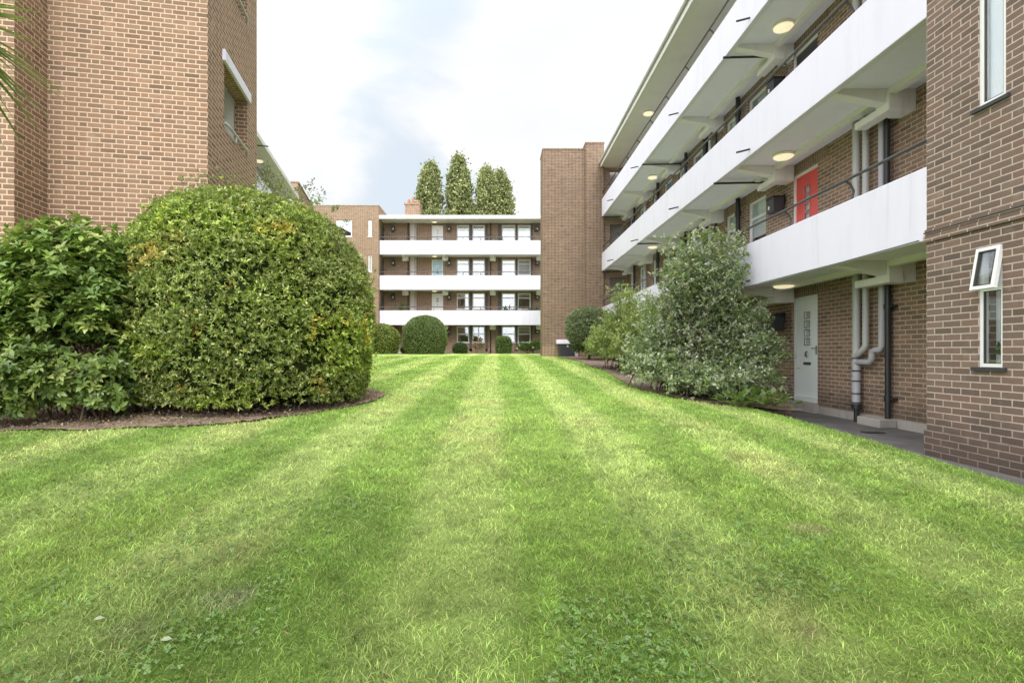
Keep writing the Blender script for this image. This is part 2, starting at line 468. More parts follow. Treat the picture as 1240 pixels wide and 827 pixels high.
rp = nt.nodes.new('ShaderNodeValToRGB'); nt.links.new(n2.outputs[0], rp.inputs[0])
rp.color_ramp.elements[0].position = .35; rp.color_ramp.elements[0].color = (.93, .955, .985, 1)
rp.color_ramp.elements[1].position = .6; rp.color_ramp.elements[1].color = (1.0, 1.0, 1.0, 1)
pb = nt.nodes.new('ShaderNodeMix'); pb.data_type = 'RGBA'
nt.links.new(wm('MULTIPLY', wm('SUBTRACT', 1.0, mr.outputs[0]), 14.0, True), pb.inputs[0])
nt.links.new(rp.outputs[0], pb.inputs[6]); pb.inputs[7].default_value = (.77, .855, .94, 1)
nt.links.new(pb.outputs[2], cl.inputs[0])
# the overcast is brighter behind left and overhead, shaped as added fill for the walkways
vd = nt.nodes.new('ShaderNodeVectorMath'); vd.operation = 'DOT_PRODUCT'
nt.links.new(tc.outputs['Generated'], vd.inputs[0]); vd.inputs[1].default_value = (-.50, -.66, .56)
ms2 = nt.nodes.new('ShaderNodeMapRange'); ms2.interpolation_type = 'SMOOTHSTEP'
nt.links.new(vd.outputs['Value'], ms2.inputs[0]); ms2.inputs[1].default_value = -.35; ms2.inputs[2].default_value = .8; ms2.inputs[3].default_value = 1.02; ms2.inputs[4].default_value = 3.0
nt.links.new(ms2.outputs[0], cl.inputs[1])
nt.links.new(sky.outputs[0], bg.inputs[0])
ms = nt.nodes.new('ShaderNodeMixShader')
nt.links.new(mr.outputs[0], ms.inputs[0]); nt.links.new(bg.outputs[0], ms.inputs[1]); nt.links.new(cl.outputs[0], ms.inputs[2])
nt.links.new(ms.outputs[0], wo.inputs[0])

# ------------------------------------------------------------------ terrain
PATH_Z = -1.215
def zbase(Y): return interp(Y, [(-6, -1.2), (2, -1.12), (4, -1.0), (6, -.88), (9, -.76), (12, -.62), (18, -.40), (25, -.20), (38, -.07), (60, 0)])
def zedge(Y): return interp(Y, [(-6, -1.22), (0, -1.2), (4.3, -1.12), (6.2, -1.03), (7.6, -.99), (9, -.96), (12, -.85), (16, -.6), (25, -.22), (38, -.07)])
def zlawn(X, Y):
    s = sstep(1.6, 4.4, X)
    return zbase(Y) * (1 - s) + zedge(Y) * s + 0.012 * (fbm(np.asarray(X) * .8, np.asarray(Y) * .8, 5) - .5)

def lawn_color(X, Y):
    X = np.asarray(X, float); Y = np.asarray(Y, float)
    wob = .10 * (fbm(X * .5, Y * .35, 21) - .5) * 2
    s = np.clip(.36 + 1.25 * np.cos(2 * PI * (X + .28 + wob) / 1.34), 0, 1)
    s = s * (.55 + .45 * sstep(1.5, 6, Y))
    n1 = fbm(X * .9 + 3, Y * .7, 31, oct=4); n2 = fbm(X * 4, Y * 4, 41)
    dark = np.array([.115, .215, .026]); mid = np.array([.175, .285, .042]); light = np.array([.36, .43, .145]); dry = np.array([.37, .38, .14])
    m = sstep(.35, .65, n1)[..., None]
    c = dark * (1 - m) + mid * m
    c = c * (1 - .66 * s[..., None]) + light * (.66 * s[..., None])
    d = (sstep(.56, .75, fbm(X * 1.3, Y * 1.1, 55)) * (.10 + .5 * s) )[..., None]
    c = c * (1 - d) + dry * d
    c = c * (.72 + .56 * n2[..., None])
    wx = X + .25 * (n2 - .5); wy = Y + .25 * (n1 - .5)
    for bx, by, br, bc_ in ((1.27, 2.06, .075, (.20, .15, .08)), (-1.22, 2.22, .20, (.20, .21, .12)), (-1.5, 2.0, .12, (.18, .22, .09)), (1.9, 3.1, .15, (.27, .24, .12))):
        k = ((1 - sstep(br * .4, br, np.sqrt((wx - bx) ** 2 + ((wy - by) * 1.2) ** 2))) * .8)[..., None]
        c = c * (1 - k) + np.array(bc_) * k
    n3 = fbm(X * 9, Y * 9, 47, oct=2)[..., None]
    c = c * (.70 + .6 * n3)
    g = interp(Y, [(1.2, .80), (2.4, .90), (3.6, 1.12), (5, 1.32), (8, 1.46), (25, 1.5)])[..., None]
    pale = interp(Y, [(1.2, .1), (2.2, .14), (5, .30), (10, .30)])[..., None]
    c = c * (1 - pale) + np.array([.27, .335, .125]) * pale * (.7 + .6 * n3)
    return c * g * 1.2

BED_L = [(-9, 5.4), (-5.9, 5.74), (-5.2, 5.84), (-4.7, 5.83), (-4.1, 5.95), (-3.75, 5.99), (-3.4, 6.16), (-3.05, 6.40), (-2.75, 6.82), (-2.5, 7.1), (-2.2, 7.62), (-1.98, 8.3), (-2.0, 9.2), (-2.6, 10.0), (-3.6, 10.6), (-5.0, 11.0)]
def in_poly(X, Y, poly):
    X = np.asarray(X); Y = np.asarray(Y); r = np.zeros(X.shape, bool); n = len(poly); j = n - 1
    for i in range(n):
        xi, yi = poly[i]; xj, yj = poly[j]
        c = ((yi > Y) != (yj > Y)) & (X < (xj - xi) * (Y - yi) / ((yj - yi) or 1e-9) + xi)
        r ^= c; j = i
    return r
BED_L_POLY = BED_L + [(-9, 11.0)]
BED_R = [(4.72, 8.5), (4.45, 8.85), (3.95, 9.25), (3.4, 9.8), (3.1, 10.5), (3.0, 11.5), (3.1, 13.5), (3.3, 15.5), (3.2, 17.5), (3.3, 20), (3.2, 23), (3.0, 24.9)]
BED_R_POLY = BED_R + [(5.0, 24.9), (5.0, 8.45)]
BED_B_POLY = [(-12.3, 38.3), (-9, 37.6), (-8.4, 36.6), (-4.0, 36.6), (-3.6, 37.7), (2.6, 37.8), (3.6, 38.4), (3.6, 38.75), (-12.3, 38.75)]

g = MB(); g.quad((-700, -500, -1.5), (700, -500, -1.5), (700, 1400, -1.5), (-700, 1400, -1.5))
o = g.build('ground', M['earth']); o['kind'] = 'structure'

def sheet(name, xs, ys, zf, mat, mask=None, colf=None, skirt=None):
    X, Y = np.meshgrid(xs, ys); Z = zf(X, Y)
    V = np.stack([X, Y, Z], -1).reshape(-1, 3)
    nx = len(xs); ny = len(ys)
    i = (np.arange(ny - 1)[:, None] * nx + np.arange(nx - 1)[None]).ravel()
    q = np.stack([i, i + 1, i + nx + 1, i + nx], -1)
    if mask is not None:
        cxm = V[q].mean(1); q = q[mask(cxm[:, 0], cxm[:, 1])]
    F = np.concatenate([q[:, [0, 1, 2]], q[:, [0, 2, 3]]])
    C = colf(V[:, 0], V[:, 1]) if colf else np.ones((len(V), 3))
    return tri_mesh(name, V, F, C, mat, smooth=True)

xs = np.concatenate([np.arange(-26, -8, .5), np.arange(-8, 4.42, .07)])
xs[-1] = 4.42
ys = np.concatenate([np.arange(-6, 1, .5), np.arange(1, 12, .07), np.arange(12, 39, .12)])
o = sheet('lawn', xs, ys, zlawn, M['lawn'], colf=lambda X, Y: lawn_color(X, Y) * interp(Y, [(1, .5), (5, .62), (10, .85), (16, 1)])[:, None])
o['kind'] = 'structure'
# lawn bank down to the path and strip on the far side of the bed
bk = MB()
yy = np.arange(-6, 25.01, .5)
for a, b in zip(yy[:-1], yy[1:]):
    za, zb = float(zlawn(4.42, a)), float(zlawn(4.42, b))
    bk.quad((4.42, a, za), (4.60, a, PATH_Z - .02), (4.60, b, PATH_Z - .02), (4.42, b, zb))
o = bk.build('lawn_edge', M['soil']); o['kind'] = 'structure'
# path
pt = MB(); pt.quad((4.45, -6, PATH_Z), (9, -6, PATH_Z), (9, 26.0, PATH_Z), (4.45, 26.0, PATH_Z))
o = pt.build('path', M['asphalt']); o['kind'] = 'structure'

def polysheet(name, poly, step, lift, mat, fall=.25):
    px = [p[0] for p in poly]; py = [p[1] for p in poly]
    xs = np.arange(min(px), max(px) + step, step); ys = np.arange(min(py), max(py) + step, step)
    def zf(X, Y): return zlawn(np.minimum(X, 4.42), Y) + lift + .03 * fbm(X * 5, Y * 5, 77)
    o = sheet(name, xs, ys, zf, mat, mask=lambda x, y: in_poly(x, y, poly)); o['kind'] = 'structure'; return o
polysheet('soil_bed', BED_L_POLY, .06, .012, M['soil'])
polysheet('soil_bed', BED_R_POLY, .07, .012, M['soil'])
polysheet('soil_bed', BED_B_POLY, .12, .012, M['soil'])

def free_lawn(X, Y, m=0.0):
    return (X < 4.40) & ~in_poly(X, Y, BED_L_POLY) & ~in_poly(X, Y, BED_R_POLY) & ~in_poly(X, Y, BED_B_POLY) & (Y < 38.5)

# grass blades: real geometry, thinning with distance
def blades():
    out = []
    for (y0, y1, dens, h, wd) in ((1.2, 3.2, 11000, .0245, .0029), (3.2, 5.5, 5600, .028, .0040), (5.5, 9, 2600, .032, .0055), (9, 15, 1000, .034, .009), (15, 26, 330, .036, .016)):
        hw = y1 * 1.08 + 1.7
        x0, x1 = max(-hw, -9.0), min(hw, 4.42)
        n = int(dens * (y1 - y0) * (x1 - x0))
        X = RNG.uniform(x0, x1, n); Y = RNG.uniform(y0, y1, n)
        k = (np.abs(X) < Y * 1.08 + 1.7) & free_lawn(X, Y)
        X = X[k]; Y = Y[k]
        pn = fbm(X * 2.2, Y * 2.2, 91)
        keep = RNG.random(len(X)) < (.55 + .6 * pn)
        X = X[keep]; Y = Y[keep]; pn = pn[keep]; n = len(X)
        Z = zlawn(X, Y)
        H = h * (.45 + 1.0 * RNG.random(n)) * (.7 + .7 * pn)
        W = wd * (.6 + .8 * RNG.random(n))
        az = RNG.uniform(0, 2 * PI, n); ln = RNG.uniform(.2, 1.7, n) * np.where(Y < 6, 1, .65)
        d = np.stack([np.cos(az), np.sin(az), np.zeros(n)], -1)
        faz = RNG.uniform(0, 2 * PI, n); b = np.stack([np.cos(faz), np.sin(faz), np.zeros(n)], -1)
        P = np.stack([X, Y, Z - .004], -1)
        up = np.array([0, 0, 1.0])
        mid = P + up * (H * .6)[:, None] + d * (H * ln * .3)[:, None]
        tip = P + up * H[:, None] + d * (H * ln)[:, None]
        V = np.stack([P - b * W[:, None] / 2, P + b * W[:, None] / 2, mid - b * W[:, None] * .4, mid + b * W[:, None] * .4, tip], 1)
        F = (np.arange(n)[:, None, None] * 5 + np.array([[0, 1, 3], [0, 3, 2], [2, 3, 4]])[None]).reshape(-1, 3)
        tuft = fbm(X * 16, Y * 16, 131, oct=2)
        C = lawn_color(X, Y) * RNG.uniform(.45, 1.65, (n, 1)) * (.62 + .8 * tuft)[:, None]
        yel = RNG.random(n) < .07
        C[yel] = np.array([.46, .42, .19]) * RNG.uniform(.7, 1.1, (yel.sum(), 1))
        gr = np.array([.38, .38, .95, .95, 1.2])[None, :, None]  # dark blade bases, partly shade between blades put into the colour; tips lighter
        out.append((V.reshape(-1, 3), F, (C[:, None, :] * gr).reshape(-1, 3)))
    return join(out)
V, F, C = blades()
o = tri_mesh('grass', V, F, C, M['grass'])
tag(o, 'mown green grass blades covering the striped lawn', 'grass', kind='stuff')

def clover():
    n = 60000
    Y = 1.3 + 6.0 * RNG.random(n) ** 1.6; X = RNG.uniform(-1, 1, n) * (Y * 1.06 + .4)
    k = free_lawn(X, Y) & (RNG.random(n) < sstep(.36, .74, fbm(X * 1.9 + 9, Y * 1.5, 123, oct=3)) * (.85 - .07 * Y))
    X = X[k]; Y = Y[k]; n = len(X)
    Z = zlawn(X, Y) + RNG.uniform(.012, .032, n)
    out = []
    a0 = RNG.uniform(0, 2 * PI, n); S = RNG.uniform(.008, .015, n)
    base = np.array([.10, .185, .04]) * RNG.uniform(.7, 1.5, (n, 1))
    gr = RNG.random(n) < .3; base[gr] = np.array([.16, .24, .09]) * RNG.uniform(.8, 1.2, (gr.sum(), 1))
    tilt = RNG.normal(0, .35, (n, 3)); N = nrm(np.array([0, 0, 1.0]) + tilt)
    for j in range(3):
        a = a0 + j * 2 * PI / 3
        D = np.stack([np.cos(a), np.sin(a), np.zeros(n)], -1); D = nrm(D - N * (D * N).sum(-1, keepdims=True))
        out.append(leaves(np.stack([X, Y, Z], -1), D, N, S, .95, base))
    return join(out)
V, F, C = clover()
o = tri_mesh('clover', V, F, C, M['leaf'])
tag(o, 'low clover and weed leaves patched through the near lawn', 'clover', kind='stuff')

# leaf litter on the left bed
def litter():
    n = 9000
    X = RNG.uniform(-7, -1.9, n); Y = RNG.uniform(5.3, 9.5, n)
    k = in_poly(X, Y, BED_L_POLY); X = X[k]; Y = Y[k]; n = len(X)
    Z = zlawn(X, Y) + .035 + RNG.uniform(0, .02, n)
    N = nrm(np.array([0, 0, 1.0]) + RNG.normal(0, .4, (n, 3))); D = rdir(n)
    pal = np.array([[.30, .21, .14], [.42, .33, .24], [.20, .12, .08], [.38, .25, .14], [.50, .42, .33]])
    C = pal[RNG.integers(0, 5, n)] * RNG.uniform(.6, 1.15, (n, 1))
    return leaves(np.stack([X, Y, Z], -1), D, N, RNG.uniform(.02, .055, n), .5, C)
V, F, C = litter()
o = tri_mesh('leaf_litter', V, F, C, M['leaf_far'])
tag(o, 'dry brown leaf litter on the soil under the hedge', 'leaf litter', kind='stuff')

# two pale fallen leaves and a bare twig patch on the near lawn
def fallen(x, y, s, rot, label):
    z = float(zlawn(x, y)) + .018
    a = np.array([[x, y, z]]); D = np.array([[math.cos(rot), math.sin(rot), .05]]); N = np.array([[.2, -.35, 1.0]])
    V, F, C = leaves(a, D, N, np.array([s]), .5, np.array([[.34, .37, .24]]), big=True)
    o = tri_mesh('fallen_leaf', V, F, C, M['leaf_far']); tag(o, label, 'leaf', 'fallen leaves on the lawn')
fallen(-1.66, 2.10, .038, .6, 'pale fallen leaf farther from the camera, lying among clover')
fallen(-1.30, 1.97, .042, .3, 'pale fallen leaf nearest the bottom edge of the lawn')

# ------------------------------------------------------------------ vegetation generators
def sample_surface(fn, nu, nv, n):
    """fn(u,v)->(...,3) for u,v in 0..1; area weighted random points with normals"""
    u = np.linspace(0, 1, nu + 1); v = np.linspace(0, 1, nv + 1)
    U, W = np.meshgrid(u, v, indexing='ij'); Pn = fn(U, W)
    a = Pn[1:, :-1] - Pn[:-1, :-1]; b = Pn[:-1, 1:] - Pn[:-1, :-1]
    nn = np.cross(a, b); A = np.linalg.norm(nn, axis=-1)
    pr = (A / A.sum()).ravel(); idx = RNG.choice(len(pr), n, p=pr)
    i = idx // nv; j = idx % nv
    fu = RNG.random(n)[:, None]; fv = RNG.random(n)[:, None]
    p00 = Pn[i, j]; p10 = Pn[i + 1, j]; p01 = Pn[i, j + 1]; p11 = Pn[i + 1, j + 1]
    P = (p00 * (1 - fu) + p10 * fu) * (1 - fv) + (p01 * (1 - fu) + p11 * fu) * fv
    return P, nrm(nn[i, j])

def dome(c, R, zb, zt, zc, n_of=lambda phi: 2.3, inset=.9, lump=.05, lf=1.6, seed=3, ry=1.0):
    def fn(u, v):
        phi = 2 * PI * u
        n = n_of(phi)
        cut = .38
        low = v < cut
        t = np.clip((v - cut) / (1 - cut), 0, 1) * PI / 2
        r_up = np.cos(t) ** (2 / n); z_up = zc + (zt - zc) * np.sin(t) ** (2 / n)
        s = np.clip(v / cut, 0, 1)
        r = np.where(low, inset + (1 - inset) * np.sin(s * PI / 2), r_up) * R
        z = np.where(low, zb + (zc - zb) * s, z_up)
        x = r * np.cos(phi); y = r * np.sin(phi) * ry
        d = lump * 2 * (fbm(x * lf + 10, y * lf, seed, z * lf) - .5)
        k = 1 + d / R
        return np.stack([c[0] + x * k, c[1] + y * k, z + d * .6], -1)
    return fn

def core_mesh(name, fn, shrink, c, mat, parent, nu=36, nv=22):
    u = np.linspace(0, 1, nu + 1); v = np.linspace(0, 1, nv + 1)
    U, W = np.meshgrid(u, v, indexing='ij'); P = fn(U, W)
    c = np.array(c); P = c + (P - c) * shrink
    V = P.reshape(-1, 3); m = nv + 1
    i = (np.arange(nu)[:, None] * m + np.arange(nv)[None]).ravel()
    F = np.concatenate([np.stack([i, i + m, i + m + 1], -1), np.stack([i, i + m + 1, i + 1], -1)])
    return tri_mesh(name, V, F, None, mat, parent, smooth=True)

def clipped_leaves(fn, n, depth, size, w, palette, patch=None, out=.55, up=.25, big=False, nu=160, nv=90, keep=None, whorl=1, stray=0.0):
    n = n // whorl
    P, N = sample_surface(fn, nu, nv, n)
    P = P - N * (RNG.random(n)[:, None] ** 1.6 * depth) + N * RNG.normal(0, .012, n)[:, None]
    if keep is not None:
        k = keep(P); P = P[k]; N = N[k]; n = len(P)
    if stray:
        k = RNG.random(n) < stray; P[k] += (N[k] + np.array([0, 0, .4])) * RNG.uniform(0, .13, (k.sum(), 1))
    D = nrm(N * out + rdir(n) * .8 + np.array([0, 0, up]))
    LN = nrm(N * .7 + np.array([0, 0, .6]) + rdir(n) * .55)
    tone = np.ones((n, 1))
    if whorl > 1:
        A = D; ax = nrm(np.cross(A, rdir(n))); ay = np.cross(A, ax)
        a = (np.arange(whorl) / whorl * 2 * PI)[None] + RNG.uniform(0, 6.28, (n, 1)) + RNG.normal(0, .25, (n, whorl))
        op = RNG.uniform(.2, 1.1, (n, whorl))[..., None]
        D = nrm(ax[:, None] * np.cos(a)[..., None] + ay[:, None] * np.sin(a)[..., None] + A[:, None] * op).reshape(-1, 3)
        LN = np.repeat(A, whorl, 0) + RNG.normal(0, .2, (n * whorl, 3))
        P = np.repeat(P, whorl, 0) + np.repeat(A, whorl, 0) * RNG.uniform(-.02, .02, (n * whorl, 1)) * (size / .06)
        tone = np.repeat(RNG.uniform(.7, 1.3, (n, 1)), whorl, 0); n = n * whorl
    S = size * RNG.uniform(.65, 1.3, n)
    pal = np.array(palette)
    C = pal[RNG.integers(0, len(pal), n)] * RNG.uniform(.75, 1.25, (n, 1)) * tone
    if patch: C = patch(P, C, n)
    return leaves(P, D, LN, S, w, C, big)

def bez(a, b, c, t):
    t = np.asarray(t)[..., None]
    return a * (1 - t) ** 2 + 2 * b * t * (1 - t) + c * t ** 2

def shrub(bases, targets, twigs, lpt, twl, size, w, palette, arch=.4, tmin=.35, tip=.5, big=False, rosette=False, upbias=.35, stem_every=5):
    """stems from base points to target points, side twigs with leaves; returns leaf arrays and a stem MB"""
    bases = np.array(bases); targets = np.array(targets); n = len(targets)
    ctrl = bases * .5 + targets * .5; ctrl[:, :2] = bases[:, :2] * (.5 + arch * .5) + targets[:, :2] * (.5 - arch * .5); ctrl[:, 2] += .18
    mb = MB()
    for k in range(0, n, stem_every):
        pts = bez(bases[k], ctrl[k], targets[k], np.linspace(0, 1, 6))
        mb.tube([tuple(p) for p in pts], [.013, .011, .009, .007, .005, .002], 4, cap=False)
    T = tmin + (1 - tmin) * RNG.random((n, twigs)) ** .8
    T[:, 0] = 1.0
    p0 = bez(bases[:, None], ctrl[:, None], targets[:, None], T).reshape(-1, 3)
    p1 = bez(bases[:, None], ctrl[:, None], targets[:, None], np.minimum(T + .03, 1.03)).reshape(-1, 3)
    tang = nrm(p1 - p0)
    m = len(p0)
    td = nrm(tang * .7 + rdir(m) * .8 + np.array([0, 0, upbias]))
    tl = twl * RNG.uniform(.5, 1.4, m)
    fr = np.tile((np.arange(lpt) + .6) / lpt, (m, 1)) + RNG.normal(0, .03, (m, lpt))
    droop = np.array([0, 0, -.25])
    P = p0[:, None] + td[:, None] * (tl[:, None] * fr)[..., None] + droop * (tl[:, None] * fr ** 2)[..., None]
    P = P.reshape(-1, 3); L = len(P)
    tdr = np.repeat(td, lpt, 0)
    if rosette:
        P = (p0 + td * tl[:, None])[:, None] + RNG.normal(0, .008, (m, lpt, 3)); P = P.reshape(-1, 3)
        a = (np.tile(np.arange(lpt) / lpt * 2 * PI, (m, 1)) + RNG.uniform(0, 6.28, (m, 1))).ravel()
        ax = nrm(np.cross(tdr, np.array([.3, .2, .9]))); ay = np.cross(tdr, ax)
        D = nrm(ax * np.cos(a)[:, None] + ay * np.sin(a)[:, None] + tdr * RNG.uniform(.1, .9, (L, 1)) + np.array([0, 0, -.1]))
        LN = nrm(tdr + np.array([0, 0, .4]))
    else:
        D = nrm(tdr * .5 + rdir(L) * .9 + np.array([0, 0, .1]))
        LN = nrm(np.array([0, 0, .8]) + rdir(L) * .7)
    S = size * RNG.uniform(.6, 1.3, L)
    pal = np.array(palette); ci = RNG.integers(0, len(pal), m)
    C = np.repeat(pal[ci], lpt, 0) * RNG.uniform(.75, 1.3, (L, 1)) * np.repeat(RNG.uniform(.8, 1.2, (m, 1)), lpt, 0)
    return leaves(P, D, LN, S, w, C, big), mb

# ------------------------------------------------------------------ big clipped hedge by the left block
HC = (-3.78, 8.02, .55)
hfn = dome(HC, 1.78, -.70, 2.40, .55, n_of=lambda p: 2.55 - .45 * np.cos(p - .1), inset=.90, lump=.10, lf=2.1, seed=9)
hd = thing('clipped_hedge', 'big domed clipped evergreen hedge with yellow leaf patches beside left brick block', 'hedge', (HC[0], HC[1], -.8))
HB = -8.16
def left_keep(P):
    # keep out of the brick block
    rx = P[:, 0] + 4.63; ry = P[:, 1] - 8.16; c, s = math.cos(math.radians(11)), math.sin(math.radians(11))
    lx = rx * c + ry * s; ly = -rx * s + ry * c
    return ~((lx < -.02) & (ly > -.02)) | (P[:, 2] < -5)
def hpatch(P, C, n):
    yl = fbm(P[:, 0] * 2.4, P[:, 1] * 2.4, 61, P[:, 2] * 2.4)
    pr = sstep(.60, .74, yl) * .75 + .02
    y = RNG.random(n) < pr
    C = C.copy(); C[y] = np.array([.66, .56, .14]) * RNG.uniform(.65, 1.25, (y.sum(), 1))
    o_ = RNG.random(n) < sstep(.68, .8, yl) * .5
    C[o_] = np.array([.45, .27, .05]) * RNG.uniform(.7, 1.1, (o_.sum(), 1))
    g = fbm(P[:, 0] * 1.1 + 4, P[:, 1] * 1.1, 71, P[:, 2] * 1.1)
    fresh = (sstep(.5, .68, g))[:, None]
    C = C * (1 + fresh * np.array([.25, .30, -.1]))
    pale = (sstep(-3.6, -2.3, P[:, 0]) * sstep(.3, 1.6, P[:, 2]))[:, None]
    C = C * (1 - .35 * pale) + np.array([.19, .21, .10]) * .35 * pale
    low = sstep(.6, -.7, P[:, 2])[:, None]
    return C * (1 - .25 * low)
pal_h = [(.215, .295, .058), (.285, .385, .072), (.355, .455, .088), (.43, .49, .15), (.155, .225, .045), (.52, .55, .26)]
def hkeep(P):
    gp = fbm(P[:, 0] * 3.3, P[:, 1] * 3.3, 83, P[:, 2] * 3.3)
    thin = sstep(.50, .33, gp) * (.35 + .5 * sstep(1.2, -.5, P[:, 2]))
    return left_keep(P) & (RNG.random(len(P)) > thin)
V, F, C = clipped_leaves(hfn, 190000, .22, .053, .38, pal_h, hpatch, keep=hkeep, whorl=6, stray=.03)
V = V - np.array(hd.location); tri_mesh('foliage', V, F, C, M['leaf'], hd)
# wispy shoots above the crown
sp_t = []; sp_b = []
for k in range(70):
    a = random.uniform(0, 2 * PI); r = 1.4 * math.sqrt(random.random())
    x, y = HC[0] + r * math.cos(a), HC[1] + r * math.sin(a)
    zt = .55 + 1.97 * max(0, 1 - (r / 1.78) ** 2.4) ** (1 / 2.4)
    sp_b.append((x, y, zt - .2)); sp_t.append((x + random.uniform(-.08, .08), y, zt + random.uniform(.05, .26)))
(V, F, C), mb = shrub(sp_b, sp_t, 4, 5, .08, .045, .4, [(.16, .20, .06), (.22, .24, .08)], tmin=.3)
tri_mesh('shoot', V - np.array(hd.location), F, C, M['leaf'], hd)
co_ = core_mesh('shade_core', hfn, .90, (HC[0], HC[1], .4), M['core'], None)
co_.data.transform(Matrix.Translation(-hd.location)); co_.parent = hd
for k in range(9):
    st = MB(); a = random.uniform(0, 6.28); r = random.uniform(.3, 1.4)
    st.tube([(r * math.cos(a), r * math.sin(a), -.1), (r * math.cos(a) * 1.05, r * math.sin(a) * 1.05, .5)], [.03, .02], 6)
    st.build('stem', M['bark'], hd)

# ------------------------------------------------------------------ leafy bush at the far left
def shell_targets(lobes, n, thick=.2, zmin=-9, facecam=True):
    out = []
    wts = np.array([l[3] * l[5] for l in lobes]); wts = wts / wts.sum()
    while len(out) < n:
        l = lobes[RNG.choice(len(lobes), p=wts)]
        d = rdir(1)[0]
        if d[2] < -.35: continue
        s = 1 - thick * random.random() ** 1.5
        p = np.array(l[:3]) + d * np.array(l[3:6]) * s
        if p[2] < zmin: continue
        out.append(p)
    return np.array(out)
lb = thing('leafy_bush', 'bright green bush of large whorled leaves at the left edge', 'bush', (-5.2, 6.4, -.88))
lobes = [(-5.55, 6.7, .66, .95, .75, 1.02), (-4.75, 6.75, .45, .75, .6, .92), (-4.35, 6.4, -.1, .45, .4, .5), (-6.2, 6.5, .4, .7, .7, .9), (-5.6, 6.15, -.3, .55, .4, .45), (-4.2, 6.7, .25, .4, .4, .6)]
lobes += [(-5.0, 6.35, -.5, .5, .3, .38), (-4.75, 6.5, -.6, .3, .25, .25), (-5.9, 6.0, -.6, .5, .25, .3)]
T = shell_targets(lobes, 1900, .35, -.80)
T = T[T[:, 0] < -4.80 + .10 * (T[:, 2] < .2)]
Bs = np.stack([-5.2 + RNG.normal(0, .45, len(T)), 6.75 + RNG.normal(0, .2, len(T)), np.full(len(T), -.86)], -1)
def keepL(P): return left_keep(P)
k = left_keep(T); T = T[k]; Bs = Bs[k]
Bs[:, 1] = np.minimum(Bs[:, 1], 7.2); Bs[:, 0] = np.minimum(Bs[:, 0], -5.0)
(V, F, C), mb = shrub(Bs, T, 5, 8, .09, .098, .42, [(.14, .22, .05), (.20, .31, .07), (.29, .41, .09), (.23, .33, .075), (.16, .25, .07), (.40, .47, .13)], tmin=.8, big=True, rosette=True, upbias=.6, stem_every=16)
# upper leaves lighter, low ones darker
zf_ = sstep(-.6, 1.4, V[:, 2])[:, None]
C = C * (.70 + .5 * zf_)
L0 = np.array(lb.location)
tri_mesh('foliage', V - L0, F, C, M['leaf_gloss'], lb)
mb.v = [tuple(np.array(v) - L0) for v in mb.v]; mb.build('stem', M['bark'], lb)
for cx_, cy_, cz_, rx_, ry_, rz_ in lobes[:4]:
    pass

# ------------------------------------------------------------------ big loose shrub by the path on the right
rs = thing('silver_shrub', 'tall loose grey-green shrub spilling over the lawn before the pale door', 'shrub', (4.1, 10.6, -.9))
lobes = [(4.15, 10.6, .0, .95, .85, .85), (3.55, 11.2, -.15, .85, .9, .75), (4.75, 10.3, -.1, .6, .6, .75), (4.15, 10.9, 1.2, .72, .6, .85), (3.3, 10.2, -.5, .55, .55, .45),
         (4.3, 9.6, -.6, .6, .5, .4), (4.55, 10.7, 1.35, .5, .45, .7), (3.7, 9.7, -.6, .55, .5, .42), (3.6, 11.3, .75, .6, .6, .55), (5.15, 10.1, -.15, .48, .5, .6), (5.0, 10.5, .65, .5, .5, .55), (4.95, 9.7, -.6, .45, .4, .4)]
T = shell_targets(lobes, 980, .5, -.86)
T = T[RNG.random(len(T)) > .55 * sstep(.2, 1.3, T[:, 2])]
# tall whips
wh = np.stack([RNG.uniform(3.5, 5.15, 110), RNG.uniform(10.1, 11.3, 110), RNG.uniform(1.5, 2.5, 110)], -1)
T = np.concatenate([T, wh])
Bs = np.stack([4.1 + RNG.normal(0, .45, len(T)), 10.6 + RNG.normal(0, .35, len(T)), np.full(len(T), -.88)], -1)
(V, F, C), mb = shrub(Bs, T, 10, 9, .22, .074, .5, [(.25, .31, .165), (.33, .385, .225), (.43, .47, .32), (.19, .255, .105), (.28, .37, .13), (.54, .57, .43)], tmin=.45, upbias=.4, stem_every=9)
L0 = np.array(rs.location)
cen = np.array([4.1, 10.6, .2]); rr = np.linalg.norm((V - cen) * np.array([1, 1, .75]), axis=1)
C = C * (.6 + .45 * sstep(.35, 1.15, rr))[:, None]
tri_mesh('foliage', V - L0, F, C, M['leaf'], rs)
mb.v = [tuple(np.array(v) - L0) for v in mb.v]; mb.build('stem', M['bark'], rs)

# lighter fine-leaved shrub beyond
ls = thing('bamboo_shrub', 'yellow-green fine leaved shrub between the grey-green shrub and the clipped standard', 'shrub', (4.1, 16.5, -.6))
lobes = [(4.1, 16.5, .3, 1.1, .9, 1.05), (4.7, 15.6, .4, .8, .8, 1.0), (3.8, 17.3, .2, .8, .8, .9), (4.2, 14.4, .2, .9, .8, 1.0)]
T = shell_targets(lobes, 600, .45, -.5)
T = np.concatenate([T, np.stack([RNG.uniform(3.5, 5.2, 60), RNG.uniform(14.5, 17.3, 60), RNG.uniform(1.2, 2.0, 60)], -1)])
Bs = np.stack([4.2 + RNG.normal(0, .35, len(T)), 16 + RNG.normal(0, .7, len(T)), np.full(len(T), -.55)], -1)
(V, F, C), mb = shrub(Bs, T, 12, 9, .28, .10, .3, [(.31, .38, .12), (.38, .45, .16), (.25, .33, .09), (.44, .48, .20)], tmin=.4, upbias=.5, stem_every=9)
L0 = np.array(ls.location)
tri_mesh('foliage', V - L0, F, C, M['leaf'], ls)
mb.v = [tuple(np.array(v) - L0) for v in mb.v]; mb.build('stem', M['bark'], ls)

